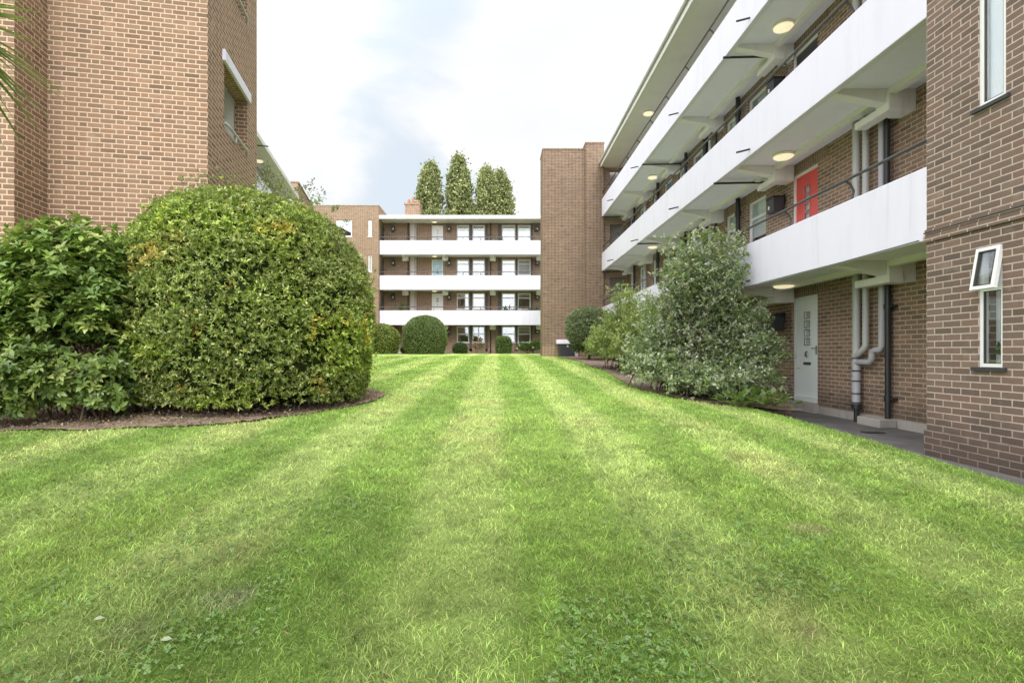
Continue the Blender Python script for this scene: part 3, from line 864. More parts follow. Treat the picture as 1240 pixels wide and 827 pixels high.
# clipped standard (mop head)
sc_ = thing('clipped_standard', 'dark round-headed clipped shrub standing before the brick tower', 'shrub', (3.95, 22.2, -.3))
fn = dome((3.95, 22.2, 1.0), 1.02, .35, 1.95, 1.0, lambda p: 2.2 + 0 * p, .72, .05, 2, 5)
V, F, C = clipped_leaves(fn, 15000, .2, .085, .45, [(.18, .23, .11), (.24, .29, .15), (.31, .34, .22), (.15, .20, .09)])
L0 = np.array(sc_.location)
tri_mesh('foliage', V - L0, F, C, M['leaf'], sc_)
c_ = core_mesh('shade_core', fn, .86, (3.95, 22.2, 1.0), M['core'], None, 24, 14); c_.data.transform(Matrix.Translation(-sc_.location)); c_.parent = sc_
T = shell_targets([(4.0, 22.2, .2, .7, .6, .5)], 120, .6, -.2)
Bs = np.stack([3.95 + RNG.normal(0, .15, len(T)), 22.2 + RNG.normal(0, .15, len(T)), np.full(len(T), -.3)], -1)
(V, F, C), mb = shrub(Bs, T, 6, 7, .2, .09, .45, [(.05, .09, .022), (.075, .13, .03)], tmin=.4)
tri_mesh('skirt_foliage', V - L0, F, C, M['leaf'], sc_)
mb2 = MB(); mb2.tube([(0, 0, -.05), (.03, .02, .5), (0, 0, 1.0)], [.07, .06, .05], 8); mb2.build('trunk', M['bark'], sc_)

# ball bush, pale bush, garden plants at the far block
def ball(name, label, c, R, zb, zt, pal, n, size, group=None, ry=1.0, nexp=2.2, inset=.82):
    t_ = thing(name, label, 'bush', (c[0], c[1], zb), 0, group)
    fn = dome((c[0], c[1], zb), R, zb, zt, zb + (zt - zb) * .42, lambda p: nexp + 0 * p, inset, .05, 1.8, int(abs(c[0] * 10)), ry)
    V, F, C = clipped_leaves(fn, n, .14, size, .5, pal, nu=90, nv=50)
    tri_mesh('foliage', V - np.array(t_.location), F, C, M['leaf'], t_)
    c_ = core_mesh('shade_core', fn, .92, (c[0], c[1], zb + (zt - zb) * .4), M['core'], None, 24, 14)
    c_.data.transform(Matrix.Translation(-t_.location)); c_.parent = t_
    return t_
ball('ball_bush', 'big round clipped green bush on the lawn before the far block', (-5.02, 35.2), 1.5, -.1, 2.5, [(.15, .215, .065), (.20, .265, .09), (.25, .31, .12), (.13, .19, .055)], 20000, .10)
ball('pale_bush', 'yellow-green rounded bush half hidden behind the big domed hedge', (-8.3, 36), 1.35, -.1, 2.0, [(.26, .32, .07), (.34, .38, .09), (.19, .25, .06)], 13000, .11)
ball('clipped_bush', 'light green box-shaped clipped bush under the far block windows', (.42, 38.0), .58, -.07, 1.18, [(.16, .23, .07), (.21, .28, .09), (.13, .19, .055)], 5000, .09, nexp=5, inset=.97)
ball('small_bush', 'small dark green bush under the paired windows of far block', (-2.82, 38.0), .56, -.07, .72, [(.045, .085, .03), (.06, .11, .035)], 3000, .09)
def loose(name, label, c, lobes, nt, pal, size=.12, tw=6, lp=6, flowers=None):
    t_ = thing(name, label, 'plant', c)
    T = shell_targets(lobes, nt, .5, c[2] + .05)
    Bs = np.stack([c[0] + RNG.normal(0, .18, len(T)), c[1] + RNG.normal(0, .12, len(T)), np.full(len(T), c[2])], -1)
    (V, F, C), mb = shrub(Bs, T, tw, lp, .16, size, .5, pal, tmin=.4)
    L0 = np.array(t_.location)
    tri_mesh('foliage', V - L0, F, C, M['leaf'], t_)
    mb.v = [tuple(np.array(v) - L0) for v in mb.v]; mb.build('stem', M['bark'], t_)
    if flowers is not None:
        k = RNG.choice(len(T), flowers[1]); P = np.repeat(T[k], 14, 0) + RNG.normal(0, .025, (flowers[1] * 14, 3))
        P[:, 2] += .06
        for q in range(flowers[1]):
            p_ = P[q * 14:(q + 1) * 14]
            V, F, C = leaves(p_, rdir(14), rdir(14), np.full(14, .09), .9, np.tile(np.array(flowers[0]), (14, 1)) * RNG.uniform(.8, 1.1, (14, 1)))
            tri_mesh('flower', V - L0, F, C, M['leaf_far'], t_)
    return t_
loose('flowering_shrub', 'leafy shrub with white flowers below far block windows beside the tower', (2.4, 38.0, -.07), [(1.9, 38, .35, .5, .35, .45), (2.8, 38.1, .4, .6, .4, .5)], 110, [(.12, .20, .04), (.16, .25, .06), (.08, .14, .03)], .13, flowers=((.75, .78, .72), 16))
loose('rose_bush', 'thin stemmed rose bush with red hips against the far block wall', (-1.4, 38.2, -.07), [(-1.4, 38.2, .45, .8, .3, .6)], 34, [(.09, .12, .04), (.14, .10, .05)], .09, 4, 4, flowers=((.40, .08, .07), 7))
loose('border_plant', 'low green plant at the foot of the ball bush', (-6.95, 36.9, -.07), [(-6.95, 36.9, .1, .4, .3, .3)], 40, [(.08, .12, .03), (.14, .17, .05)], .11)
loose('climbing_plant', 'thin green plant rising between the domed hedge and the pale bush', (-8.6, 34.5, -.07), [(-8.75, 34.5, 1.1, .5, .4, 1.2)], 90, [(.12, .18, .04), (.09, .15, .03)], .12)

# broad-leaved ground plant at the end of the low wall
bp_ = thing('broad_leaved_plant', 'low broad-leaved green plant at the foot of the loose shrub', 'plant', (4.35, 8.9, -.95))
n = 230
P = np.stack([4.46 + RNG.uniform(-.46, .46, n), 8.92 + RNG.uniform(-.28, .3, n), np.full(n, -.92)], -1) + np.array([0, 0, .02])
D = nrm(np.stack([RNG.normal(0, .8, n), RNG.normal(-.35, .7, n), RNG.uniform(.15, .9, n)], -1)); P = P + D * RNG.uniform(.03, .30, (n, 1))
pal = np.array([(.13, .21, .055), (.17, .24, .08), (.10, .17, .04), (.22, .26, .11)])
V, F, C = leaves(P, D, np.array([[0, -.1, 1.0]]).repeat(n, 0) + RNG.normal(0, .25, (n, 3)), RNG.uniform(.11, .19, n), .5, pal[RNG.integers(0, 4, n)] * RNG.uniform(.8, 1.2, (n, 1)), True)
tri_mesh('foliage', V - np.array(bp_.location), F, C, M['leaf'], bp_)

# spiky palm-lily whose leaf tips enter the top left corner
pl = thing('spiky_palm', 'spiky sword-leaved palm whose tips enter the top left corner', 'palm', (-5.12, 4.6, -.35))
hx, hz = -.0, 3.6
mbp = MB(); mbp.tube([(0, 0, -.1), (.05, 0, 1.4), (0, .02, 2.5), (0, 0, 3.4)], [.10, .08, .075, .07], 10); mbp.build('trunk', M['bark'], pl)
Vs = []; Fs = []; Cs = []; off = 0
random.seed(5)
for k in range(170):
    az = random.uniform(0, 6.28); el = random.uniform(-.9, 1.2); L = random.uniform(.75, 1.05)
    d = Vector((math.cos(az) * math.cos(el), math.sin(az) * math.cos(el), math.sin(el)))
    b = d.cross(Vector((0, 0, 1)))
    b = b.normalized()
    c0 = random.uniform(.7, 1.3)
    for i in range(6):
        s = i / 5; p_ = Vector((0, 0, 3.4)) + d * (L * s) + Vector((0, 0, -.28 * s * s * L)); wd = .033 * (1 - s ** 2.2) + .0015
        Vs += [tuple(p_ + b * wd), tuple(p_ - b * wd)]
        Cs += [(.13 * c0, .20 * c0, .05 * c0)] * 2
        if i < 5:
            q = off + i * 2; Fs += [(q, q + 1, q + 3), (q, q + 3, q + 2)]
    off += 12
tri_mesh('foliage', Vs, Fs, np.array(Cs), M['leaf'], pl)

# poplars behind the far block
def poplar(x, y, zb, zt, R, seed, label, tops=1):
    t_ = thing('poplar_tree', label, 'tree', (x, y, zb), 0, 'poplars behind the far block')
    mb = MB(); mb.tube([(0, 0, -.2), (.1, 0, 6), (0, .1, (zt - zb) * .6), (0, 0, (zt - zb) * .92)], [.45, .36, .2, .05], 10)
    H = zt - zb
    for k in range(16):
        a = random.uniform(0, 6.28); h = random.uniform(.15, .75) * H
        mb.tube([(0, 0, h), (R * .35 * math.cos(a), R * .35 * math.sin(a), h + 2.0), (R * .55 * math.cos(a), R * .55 * math.sin(a), h + 4.5)], [.10, .07, .02], 5)
    mb.build('trunk', M['bark'], t_)
    n = 1000
    h = RNG.random(n) ** .9
    prof = np.interp(h, [0, .08, .35, .6, .8, .93, 1], [.35, .8, 1.0, .96, .82, .60, .22])
    a = RNG.uniform(0, 2 * PI, n); r = np.sqrt(RNG.random(n)) * R * prof * (.55 + .85 * fbm(np.cos(a) * 2.2 + seed, h * 8, seed, np.sin(a) * 2.2))
    dx = 0
    if tops > 1:
        kk = RNG.integers(0, tops, n); dx = (kk - (tops - 1) / 2) * R * .85; r = r * .66; h = h * np.where(kk == 0, 1.0, .96)
    cl_ = np.stack([r * np.cos(a) + dx, r * np.sin(a), .06 * H + h * H * .94], -1)
    m = 36
    sz = np.repeat(RNG.uniform(.3, .62, n), m)
    P = np.repeat(cl_, m, 0) + RNG.normal(0, 1, (n * m, 3)) * sz[:, None] * np.array([.55, .55, .95])
    tone = np.repeat(RNG.uniform(.6, 1.4, n), m)
    outw = np.repeat(sstep(.3, 1.0, r / (R * np.maximum(prof, .1))), m)
    pal = np.array([(.28, .31, .14), (.36, .385, .17), (.44, .45, .22), (.22, .25, .12)])
    C = pal[RNG.integers(0, 4, len(P))] * (tone * (.7 + .4 * outw))[:, None]
    V, F, C = leaves(P, rdir(len(P)) + np.array([0, 0, .6]), rdir(len(P)), RNG.uniform(.22, .42, len(P)), .8, C)
    tri_mesh('crown', V, F, C, M['leaf_far'], t_)
poplar(-9.35, 70, -1, 25.3, 2.05, 3, 'leftmost of the poplars, slim and rounded, behind chimney')
poplar(-5.35, 70.5, -1, 26.4, 2.0, 5, 'tallest poplar, second from the left behind the far block')
poplar(-1.55, 70, -1, 24.6, 1.85, 8, 'third poplar from the left, slightly leaning darker crown')
poplar(.35, 71, -1, 24.4, 2.4, 13, 'rightmost poplar with light spreading top behind far block')
# distant tree left of the far block
dt = thing('distant_tree', 'small distant tree showing between the gable wall and the far brick wing', 'tree', (-21.3, 58, -1))
mb = MB(); mb.tube([(0, 0, -.2), (0, 0, 9), (0, 0, 15)], [.35, .25, .05], 8)
for k in range(10):
    a = random.uniform(0, 6.28); mb.tube([(0, 0, 8), (math.cos(a), math.sin(a), 12), (1.4 * math.cos(a), 1.4 * math.sin(a), 16)], [.12, .08, .03], 5)
mb.build('trunk', M['bark'], dt)
n = 300; m = 18
cl_ = np.stack([RNG.normal(0, 1.0, n), RNG.normal(0, 1.0, n), RNG.uniform(5, 17.5, n)], -1)
cl_[:, :2] *= (1.1 - .04 * np.abs(cl_[:, 2:3] - 12)) * .95
P = np.repeat(cl_, m, 0) + RNG.normal(0, 1, (n * m, 3)) * np.array([.3, .3, .6])
V, F, C = leaves(P, rdir(n * m) + np.array([0, 0, .6]), rdir(n * m), RNG.uniform(.2, .36, n * m), .7, np.array([[.20, .24, .11]]).repeat(n * m, 0) * RNG.uniform(.6, 1.4, (n * m, 1)))
tri_mesh('crown', V, F, C, M['leaf_far'], dt)

# ------------------------------------------------------------------ building helpers
def wall(mb, o, u, n, L, z0, z1, holes, th):
    """wall face through o along u (unit xy), outward normal n; holes = [(u0,u1,za,zb)]"""
    us = sorted({0, L, *[h[0] for h in holes], *[h[1] for h in holes]})
    zs = sorted({z0, z1, *[h[2] for h in holes], *[h[3] for h in holes]})
    us = [a for a in us if 0 <= a <= L]; zs = [a for a in zs if z0 <= a <= z1]
    def P(a, z, d): return (o[0] + u[0] * a - n[0] * d, o[1] + u[1] * a - n[1] * d, z)
    cross = u[0] * n[1] - u[1] * n[0]
    def Q(a, b, c, d):
        if cross < 0: mb.quad(a, b, c, d)
        else: mb.quad(d, c, b, a)
    def hole(a, b, c, d):
        return any(h[0] - 1e-6 <= a and b <= h[1] + 1e-6 and h[2] - 1e-6 <= c and d <= h[3] + 1e-6 for h in holes)
    for a, b in zip(us[:-1], us[1:]):
        run = None
        for c, d in list(zip(zs[:-1], zs[1:])) + [(None, None)]:
            if c is not None and not hole(a, b, c, d):
                run = (run[0], d) if run else (c, d)
            elif run:
                c0, d0 = run; run = None
                Q(P(a, c0, 0), P(b, c0, 0), P(b, d0, 0), P(a, d0, 0))
                Q(P(b, c0, th), P(a, c0, th), P(a, d0, th), P(b, d0, th))
    for (a, b, c, d) in holes:
        Q(P(a, c, 0), P(a, d, 0), P(a, d, th), P(a, c, th))
        Q(P(b, d, 0), P(b, c, 0), P(b, c, th), P(b, d, th))
        Q(P(a, d, 0), P(b, d, 0), P(b, d, th), P(a, d, th))
        Q(P(b, c, 0), P(a, c, 0), P(a, c, th), P(b, c, th))
    Q(P(0, z0, th), P(0, z0, 0), P(0, z1, 0), P(0, z1, th))
    Q(P(L, z0, 0), P(L, z0, th), P(L, z1, th), P(L, z1, 0))
    Q(P(0, z1, 0), P(L, z1, 0), P(L, z1, th), P(0, z1, th))

class Frame:
    """local wall frame: o at wall plane, u along wall, n outward. box() takes u-range, depth range (positive outward), z-range"""
    def __init__(s, o, u, n): s.o, s.u, s.n = o, u, n
    def p(s, a, d, z): return (s.o[0] + s.u[0] * a + s.n[0] * d, s.o[1] + s.u[1] * a + s.n[1] * d, z)
    def box(s, mb, a0, a1, d0, d1, z0, z1):
        c = s.p((a0 + a1) / 2, (d0 + d1) / 2, (z0 + z1) / 2)
        mb.obox(c, (s.u[0] * (a1 - a0) / 2, s.u[1] * (a1 - a0) / 2, 0), (s.n[0] * (d1 - d0) / 2, s.n[1] * (d1 - d0) / 2, 0), (0, 0, (z1 - z0) / 2))
        return mb

def window(fr, parent, a0, a1, z0, z1, glass, transom=None, cover=None, fw=.055, setback=.07, sill=True, mull=False, label=None, ajar=False, covm='curtain', ang=.28, gasket=False):
    f = MB(); d0, d1 = -setback - .06, -setback
    fr.box(f, a0, a0 + fw, d0, d1, z0, z1); fr.box(f, a1 - fw, a1, d0, d1, z0, z1)
    fr.box(f, a0 + fw, a1 - fw, d0, d1, z0, z0 + fw); fr.box(f, a0 + fw, a1 - fw, d0, d1, z1 - fw, z1)
    if transom: fr.box(f, a0 + fw, a1 - fw, d0, d1, transom - fw / 2, transom + fw / 2)
    if mull: fr.box(f, (a0 + a1) / 2 - fw / 2, (a0 + a1) / 2 + fw / 2, d0 + .002, d1 - .002, z0 + fw, z1 - fw)
    w_ = f.build('window', M['upvc'], parent, label=label)
    g = MB(); fr.box(g, a0 + fw * .5, a1 - fw * .5, d0 + .025, d0 + .032, z0 + fw * .5, (transom if (transom and ajar) else z1 - fw * .5)); g.build('pane', glass, w_)
    if gasket:
        q = MB(); e = .010; zt = (transom - fw / 2) if (transom and ajar) else z1 - fw
        fr.box(q, a0 + fw, a0 + fw + e, d0 + .033, d1 - .006, z0 + fw, zt); fr.box(q, a1 - fw - e, a1 - fw, d0 + .033, d1 - .006, z0 + fw, zt)
        fr.box(q, a0 + fw + e, a1 - fw - e, d0 + .033, d1 - .006, z0 + fw, z0 + fw + e); fr.box(q, a0 + fw + e, a1 - fw - e, d0 + .033, d1 - .006, zt - e, zt)
        q.build('gasket', M['darkmetal'], w_)
    if ajar:
        s = MB(); h = z1 - transom
        c = fr.p((a0 + a1) / 2, d1 + math.sin(ang) * h / 2 + .02, z1 - .01 - math.cos(ang) * h / 2)
        ax = Vector((fr.u[0], fr.u[1], 0)); az = Vector((-fr.n[0] * math.sin(ang), -fr.n[1] * math.sin(ang), math.cos(ang))); ay = ax.cross(az)
        hw = (a1 - a0) / 2; hh = h / 2
        for sx in (-1, 1): s.obox(Vector(c) + ax * sx * (hw - fw / 2), ax * fw / 2, ay * .02, az * hh)
        for sz in (-1, 1): s.obox(Vector(c) + az * sz * (hh - fw / 2), ax * (hw - fw), ay * .02, az * fw / 2)
        s.build('open_casement', M['upvc'], w_)
        if gasket:
            q = MB(); e = .005
            for sx in (-1, 1): q.obox(Vector(c) + ax * sx * (hw - fw - e), ax * e, ay * .022, az * (hh - fw))
            for sz in (-1, 1): q.obox(Vector(c) + az * sz * (hh - fw - e), ax * (hw - fw - 2 * e), ay * .022, az * e)
            q.build('gasket', M['darkmetal'], w_)
        g = MB(); g.obox(c, ax * (hw - fw * .6), ay * .004, az * (hh - fw * .6)); g.build('casement_pane', glass, w_)
    if sill:
        s = MB(); fr.box(s, a0 - .05, a1 + .05, -setback, .035, z0 - .04, z0 - .003); s.build('sill', M['slate'] if sill == 'slate' else M['upvc'], w_)
    if cover:
        s = MB(); zc0 = z0 + fw if cover >= 1 else z1 - (z1 - z0) * cover
        if covm == 'pleat':
            k = max(4, int((a1 - a0) / .06)); st = (a1 - a0) / k
            for i in range(k):
                dd = d0 - .025 - (.015 if i % 2 else 0)
                fr.box(s, a0 + i * st + .001, a0 + (i + 1) * st - .001, dd - .012, dd, zc0, z1)
            s.build('curtain', M['curtain'], w_)
        else:
            fr.box(s, a0 + .01, a1 - .01, d0 - .03, d0 - .02, zc0, z1 - .01); s.build('blind', M[covm], w_)
    return w_

def door(fr, parent, a0, a1, z0, z1, mat, lights=4, label=None, letter=True, setback=.06, low=.14):
    f = MB(); fw = .06; d0, d1 = -setback - .07, -setback + .02
    fr.box(f, a0, a0 + fw, d0, d1, z0, z1); fr.box(f, a1 - fw, a1, d0, d1, z0, z1); fr.box(f, a0 + fw, a1 - fw, d0, d1, z1 - fw, z1)
    fr.box(f, a0 + fw, a1 - fw, d0 - .01, d1 + .03, z0, z0 + low * .6)
    d_ = bpy.data.objects.new('door', None); COL.objects.link(d_); d_.parent = parent
    if label: d_['label'] = label
    f.build('door_frame', M['upvc'], d_)
    b0, b1, c0, c1 = a0 + fw, a1 - fw, z0 + low * .6 + .004, z1 - fw
    m = (b0 + b1) / 2
    panes = []
    if lights:
        hp = .13; gap = .055; top = c1 - .28
        for k in range(lights): panes.append((m - .085, m + .085, top - k * (hp + gap) - hp, top - k * (hp + gap)))
    lf = MB()
    wall(lf, fr.p(b0, -setback - .005, 0), fr.u, fr.n, b1 - b0, c0, c1, [(p[0] - b0, p[1] - b0, p[2], p[3]) for p in panes], .045)
    lf.build('door_leaf', mat, d_)
    for p in panes:
        q = MB(); fr.box(q, p[0], p[1], -setback - .035, -setback - .028, p[2], p[3]); q.build('door_pane', M['blind'] if False else M['glass_obscure'], d_)
        r = MB(); e = .014
        for (x0, x1, y0, y1) in ((p[0] - e, p[0], p[2] - e, p[3] + e), (p[1], p[1] + e, p[2] - e, p[3] + e)): fr.box(r, x0, x1, -setback - .004, -setback + .008, y0, y1)
        for (y0, y1) in ((p[2] - e, p[2]), (p[3], p[3] + e)): fr.box(r, p[0], p[1], -setback - .004, -setback + .008, y0, y1)
        r.build('pane_trim', M['chrome'], d_)
    if letter:
        s = MB(); zl = (panes[-1][2] - .42) if panes else c0 + .95
        fr.box(s, m - .12, m + .12, -setback - .004, -setback + .012, zl, zl + .055); s.build('letterbox', M['darkmetal'], d_)
        s = MB(); zk = (panes[-1][2] - .2) if panes else c0 + 1.4
        s.tube([fr.p(m, -setback, zk + .06), fr.p(m, -setback + .03, zk + .05), fr.p(m, -setback + .035, zk - .02), fr.p(m, -setback + .01, zk - .06)], [.012, .014, .02, .012], 8); s.build('knocker', M['darkmetal'], d_)
    s = MB(); hz = z0 + 1.08; hx = b0 + .07
    fr.box(s, hx - .018, hx + .018, -setback - .003, -setback + .012, hz - .09, hz + .09)
    s.tube([fr.p(hx, -setback + .01, hz + .04), fr.p(hx, -setback + .055, hz + .04), fr.p(hx + .09, -setback + .055, hz + .04)], .011, 8); s.build('handle', M['chrome'], d_)
    return d_
t = NT('obscure_glass'); M['glass_obscure'] = t.done(t.bsdf((.42, .44, .44), .18, bump=t.noise(geo_pos(t), 70, 2), dist=.003, spec=.6))
M['darkmetal'] = paint('dark_metal', (.09, .085, .08), .35, .1, 5, metal=.6)

def bulkhead(x, y, z, label, group='round lamps on the balcony soffits', R=.2):
    t_ = thing('ceiling_lamp', label, 'lamp', (x, y, z), 0, group)
    MB().lathe([(R * .8, 0), (R, -.012), (R, -.045), (R * .93, -.055)], n=32).build('lamp_body', M['lamp_rim'], t_, smooth=True)
    MB().lathe([(R * .92, -.055), (R * .9, -.075), (R * .72, -.095), (R * .35, -.106), (.005, -.108)], n=32).build('lamp_shade', M['lamp'], t_, smooth=True)
    return t_

def wall_box(fr, a, z, label, group, s=1.0):
    p = fr.p(a, 0, z)
    t_ = thing('wall_lantern', label, 'lantern', p, 0, group)
    loc = Frame((0, 0), fr.u, fr.n)
    b = MB(); loc.box(b, -.03 * s, .03 * s, .0, .17 * s, .14 * s, .18 * s); loc.box(b, -.05 * s, .05 * s, .0, .03 * s, .0, .2 * s); b.build('bracket', M['iron'], t_)
    b = MB(); loc.box(b, -.12 * s, .12 * s, .06 * s, .27 * s, -.16 * s, .12 * s); b.build('lantern_body', M['box_black'], t_, bevel=.008)
    b = MB(); loc.box(b, -.135 * s, .135 * s, .045 * s, .285 * s, .122 * s, .145 * s); b.build('cap', M['iron'], t_)
    b = MB(); loc.box(b, .02 * s, .07 * s, .272 * s, .276 * s, -.09 * s, -.02 * s); b.build('sticker', M['upvc'], t_)
    return t_

# ------------------------------------------------------------------ RIGHT BLOCK
XF, XW = 5.09, 6.45
FL = [-1.03, 1.62, 4.27, 6.92]
PT = [None, 2.21, 4.86, 7.51]
SOF = [1.42, 4.07, 6.72, 9.10]
YN, YE = 6.08, 25.25
rb = thing('apartment_block', 'brick block with long white balconies receding along the right', 'building', (XW, YN, PATH_Z))
OFF = -Vector(rb.location)
class Loc:
    """build at world coordinates, parent to rb keeping place"""
def B(mb, name, mat, **k):
    mb.v = [(v[0] + OFF.x, v[1] + OFF.y, v[2] + OFF.z) for v in mb.v]
    return mb.build(name, mat, rb, **k)
# local frame in rb coordinates
FR = Frame((0, -YN), (0, 1), (-1, 0))       # wall plane x = 0 local; a = world Y
ZO = -PATH_Z                                 # local z = world z + ZO
doors = [(10.33, 11.23), (18.95, 19.85), (24.1, 24.95)]
wins = [(12.32, 13.26), (13.70, 14.54), (16.06, 17.06), (17.38, 18.35), (20.6, 21.4), (22.7, 23.4)]
holes = []
for i, f in enumerate(FL):
    for a, b in doors: holes.append((a - YN + 0, b - YN, (f - .02 if i else f) + ZO, f + 2.22 + ZO))
    for a, b in wins: holes.append((a - YN, b - YN, f + .93 + ZO, f + 2.22 + ZO))
mb = MB(); wall(mb, (0, 0), (0, 1), (-1, 0), YE - YN, 0, 9.1 + ZO, holes, .28); mb.build('wall', M['brick_recess'], rb)
# soldier strips over the openings
for i, f in enumerate(FL):
    mb = MB()
    for a0, a1 in ((10.0, 11.5), (12.0, 14.8), (15.9, 20.1)):
        FR.box(mb, a0, a1, .002, .008, f + 2.225 + ZO, f + 2.45 + ZO)
    mb.build('soldier_course', M['soldier'], rb, swap=True)
mb = MB(); mb.box(XW - .05, XW, YN, YE, PATH_Z, PATH_Z + .14); B(mb, 'plinth', M['concrete'])
mb = MB(); mb.box(XW - .16, XW - .052, 10.2, 11.36, PATH_Z, FL[0]); B(mb, 'doorstep', M['concrete'], bevel=.01)
# balconies
for i in (1, 2, 3):
    zb = SOF[i - 1] - .09
    mb = MB(); mb.box(XF, XF + .12, YN, YE, zb, PT[i])
    bal = B(mb, 'balcony', M['white'], bevel=.012)
    mb = MB(); mb.box(XF + .12, XW - .001, YN, YE, SOF[i - 1], FL[i]); o = B(mb, 'slab', M['soffit']); o.parent = bal
    mb = MB(); mb.box(XW - .44, XW - .32, YN, YE, SOF[i - 1] - .09, SOF[i - 1] - .002); mb.box(XW - .32, XW - .24, YN, YE, SOF[i - 1] - .05, SOF[i - 1] - .002)
    o = B(mb, 'soffit_moulding', M['cream']); o.parent = bal
    mb = MB(); r = .022
    mb.tube([(XF + .04, YN + .0, PT[i] + .33), (XF + .04, YE, PT[i] + .33)], r, 10)
    o = B(mb, 'handrail', M['railing'], smooth=True); o.parent = bal
    y = 7.57
    while y < YE - .3:
        mb = MB()
        pts = [(XF + .07, y, PT[i] - .01), (XF + .15, y, PT[i] + .08), (XF + .17, y, PT[i] + .18), (XF + .12, y, PT[i] + .27), (XF + .045, y, PT[i] + .325)]
        mb.tube(pts, .017, 8); o = B(mb, 'rail_bracket', M['railing'], smooth=True); o.parent = bal
        y += 1.62
# cantilever brackets under every balcony
for i in (0, 1, 2):
    z = SOF[i]
    for y in (8.0, 11.25, 14.7, 18.2, 21.4, 24.2):
        mb = MB()
        mb.prism([(XF + .13, y - .09, z), (XF + .13, y - .09, z - .075), (XF + .2, y - .09, z - .085), (XW - .45, y - .09, z - .22), (XW - .45, y - .09, z)], (0, .18, 0))
        mb.box(XW - .449, XW - .22, y - .14, y + .14, z - .34, z - .003)
        mb.box(XW - .449, XW - .26, y + .14, y + .62, z - .34, z - .22)
        mb.box(XW - .22, XW - .002, y - .11, y + .20, z - .33, z - .003)
        B(mb, 'bracket', M['cream'], bevel=.012)
# roof
mb = MB(); mb.box(XF - .02, XW + 7, YN - .02, YE + .3, 9.10, 9.30); rf = B(mb, 'roof', M['eave'])
mb = MB(); mb.box(XF - .07, XF - .021, YN, YE + .3, 9.07, 9.34); o = B(mb, 'fascia', M['eave']); o.parent = rf
mb = MB(); mb.tube([(XF - .12, YN, 9.30), (XF - .12, YE, 9.27)], .05, 10); o = B(mb, 'gutter', M['pipe_grey'], smooth=True); o.parent = rf
mb = MB(); mb.box(XW - .22, XW - .002, YN, YE, 8.86, 9.098); B(mb, 'eaves_beam', M['cream'])
# inside: floors, ceilings, back wall, end walls
mb = MB()
for f in FL[1:]: mb.box(XW + .285, XW + 6.9, YN, YE, f - .2, f)
B(mb, 'floor_slab', M['room'])
mb = MB(); mb.box(XW + 4.0, XW + 4.2, YN, YE, PATH_Z, 9.09); B(mb, 'room_wall', M['room'])
for y in (YN + .01, 9.4, 15.3, 20.2, YE - .2):
    mb = MB(); mb.box(XW + .285, XW + 3.99, y, y + .15, PATH_Z, 9.09); B(mb, 'partition', M['room'])
# far end wall inside the walkways with dark openings
mb = MB(); wall(mb, (XF + .13, YE, 0), (1, 0), (0, -1), XW - XF - .14, PATH_Z, 9.09, [(.30, 1.05, f + .02, f + 2.05) for f in FL], .25); B(mb, 'end_wall', M['brick_recess'])
mb = MB(); mb.box(XF + .3, XW, YE + .6, YE + .7, PATH_Z, 9.09); B(mb, 'lobby_wall', M['room'])
# doors and windows
dcol = [['door_pale', 'door_dark', 'door_white'], ['door_red', 'door_white', 'door_white'], ['door_dark', 'door_mid', 'door_dark'], ['door_white', 'door_pale', 'door_red']]
dlab = {(0, 0): 'pale grey-green front door on the ground floor', (1, 0): 'red front door with small stacked panes', (2, 0): 'dark grey front door on second balcony'}
for i, f in enumerate(FL):
    for k, (a, b) in enumerate(doors):
        door(FR, rb, a, b, f + ZO, f + 2.22 + ZO, M[dcol[i][k]], 4, dlab.get((i, k)))
    for k, (a, b) in enumerate(wins):
        aj = (i == 1 and k in (2, 3))
        window(FR, rb, a, b, f + .93 + ZO, f + 2.22 + ZO, M['glass'], f + 1.78 + ZO, [.9, .7, 1.0, .8, .6, .95][(k + i) % 6], covm=['blind', 'curtain'][(k + i) % 2], ajar=aj)
# door number on the red door
fc = bpy.data.curves.new('door_number', 'FONT'); fc.body = '12'; fc.size = .11; fc.align_x = 'CENTER'; fc.extrude = .003
tmp = bpy.data.objects.new('tmp', fc); COL.objects.link(tmp); dg = bpy.context.evaluated_depsgraph_get()
me = bpy.data.meshes.new_from_object(tmp.evaluated_get(dg)); bpy.data.objects.remove(tmp)
me.materials.clear(); me.materials.append(M['chrome'])
me.transform(Matrix.Translation((.062, 10.78 - YN, FL[1] + 2.22 - .24 + ZO)) @ Matrix.Rotation(-PI / 2, 4, 'Z') @ Matrix.Rotation(PI / 2, 4, 'X'))
nm = bpy.data.objects.new('door_number', me); COL.objects.link(nm); nm.parent = rb

# pipes
def pipe(pts, r, mat, name='drainpipe', n=12):
    mb = MB(); mb.tube(pts, r, n); return B(mb, name, mat, smooth=True)
def collar(p_, y, r, zs, mat):
    for z in zs:
        mb = MB(); mb.tube([(XW - .10, y, z - .03), (XW - .10, y, z + .03)], r, 12); o = B(mb, 'pipe_collar', mat, smooth=True); o.parent = p_
xp = XW - .13
p1 = pipe([(xp, 9.03, -.02), (xp, 9.03, SOF[0])], .062, M['pipe_grey'])
p1b = pipe([(xp, 9.03, -.95), (xp, 9.03, -.02)], .066, M['pipe_lilac'])
for z in (-.10, -.32, -.5, -.72, -.88):
    mb = MB(); mb.tube([(xp, 9.03, z - .012), (xp, 9.03, z + .012)], .071, 12); o = B(mb, 'strap', M['iron'], smooth=True); o.parent = p1b
p1c = pipe([(xp, 9.03, PATH_Z), (xp, 9.03, -.95)], .04, M['iron'])
mb = MB(); mb.tube([(xp, 9.03, -.99), (xp, 9.03, -.90)], .08, 12); o = B(mb, 'pipe_socket', M['iron'], smooth=True); o.parent = p1c
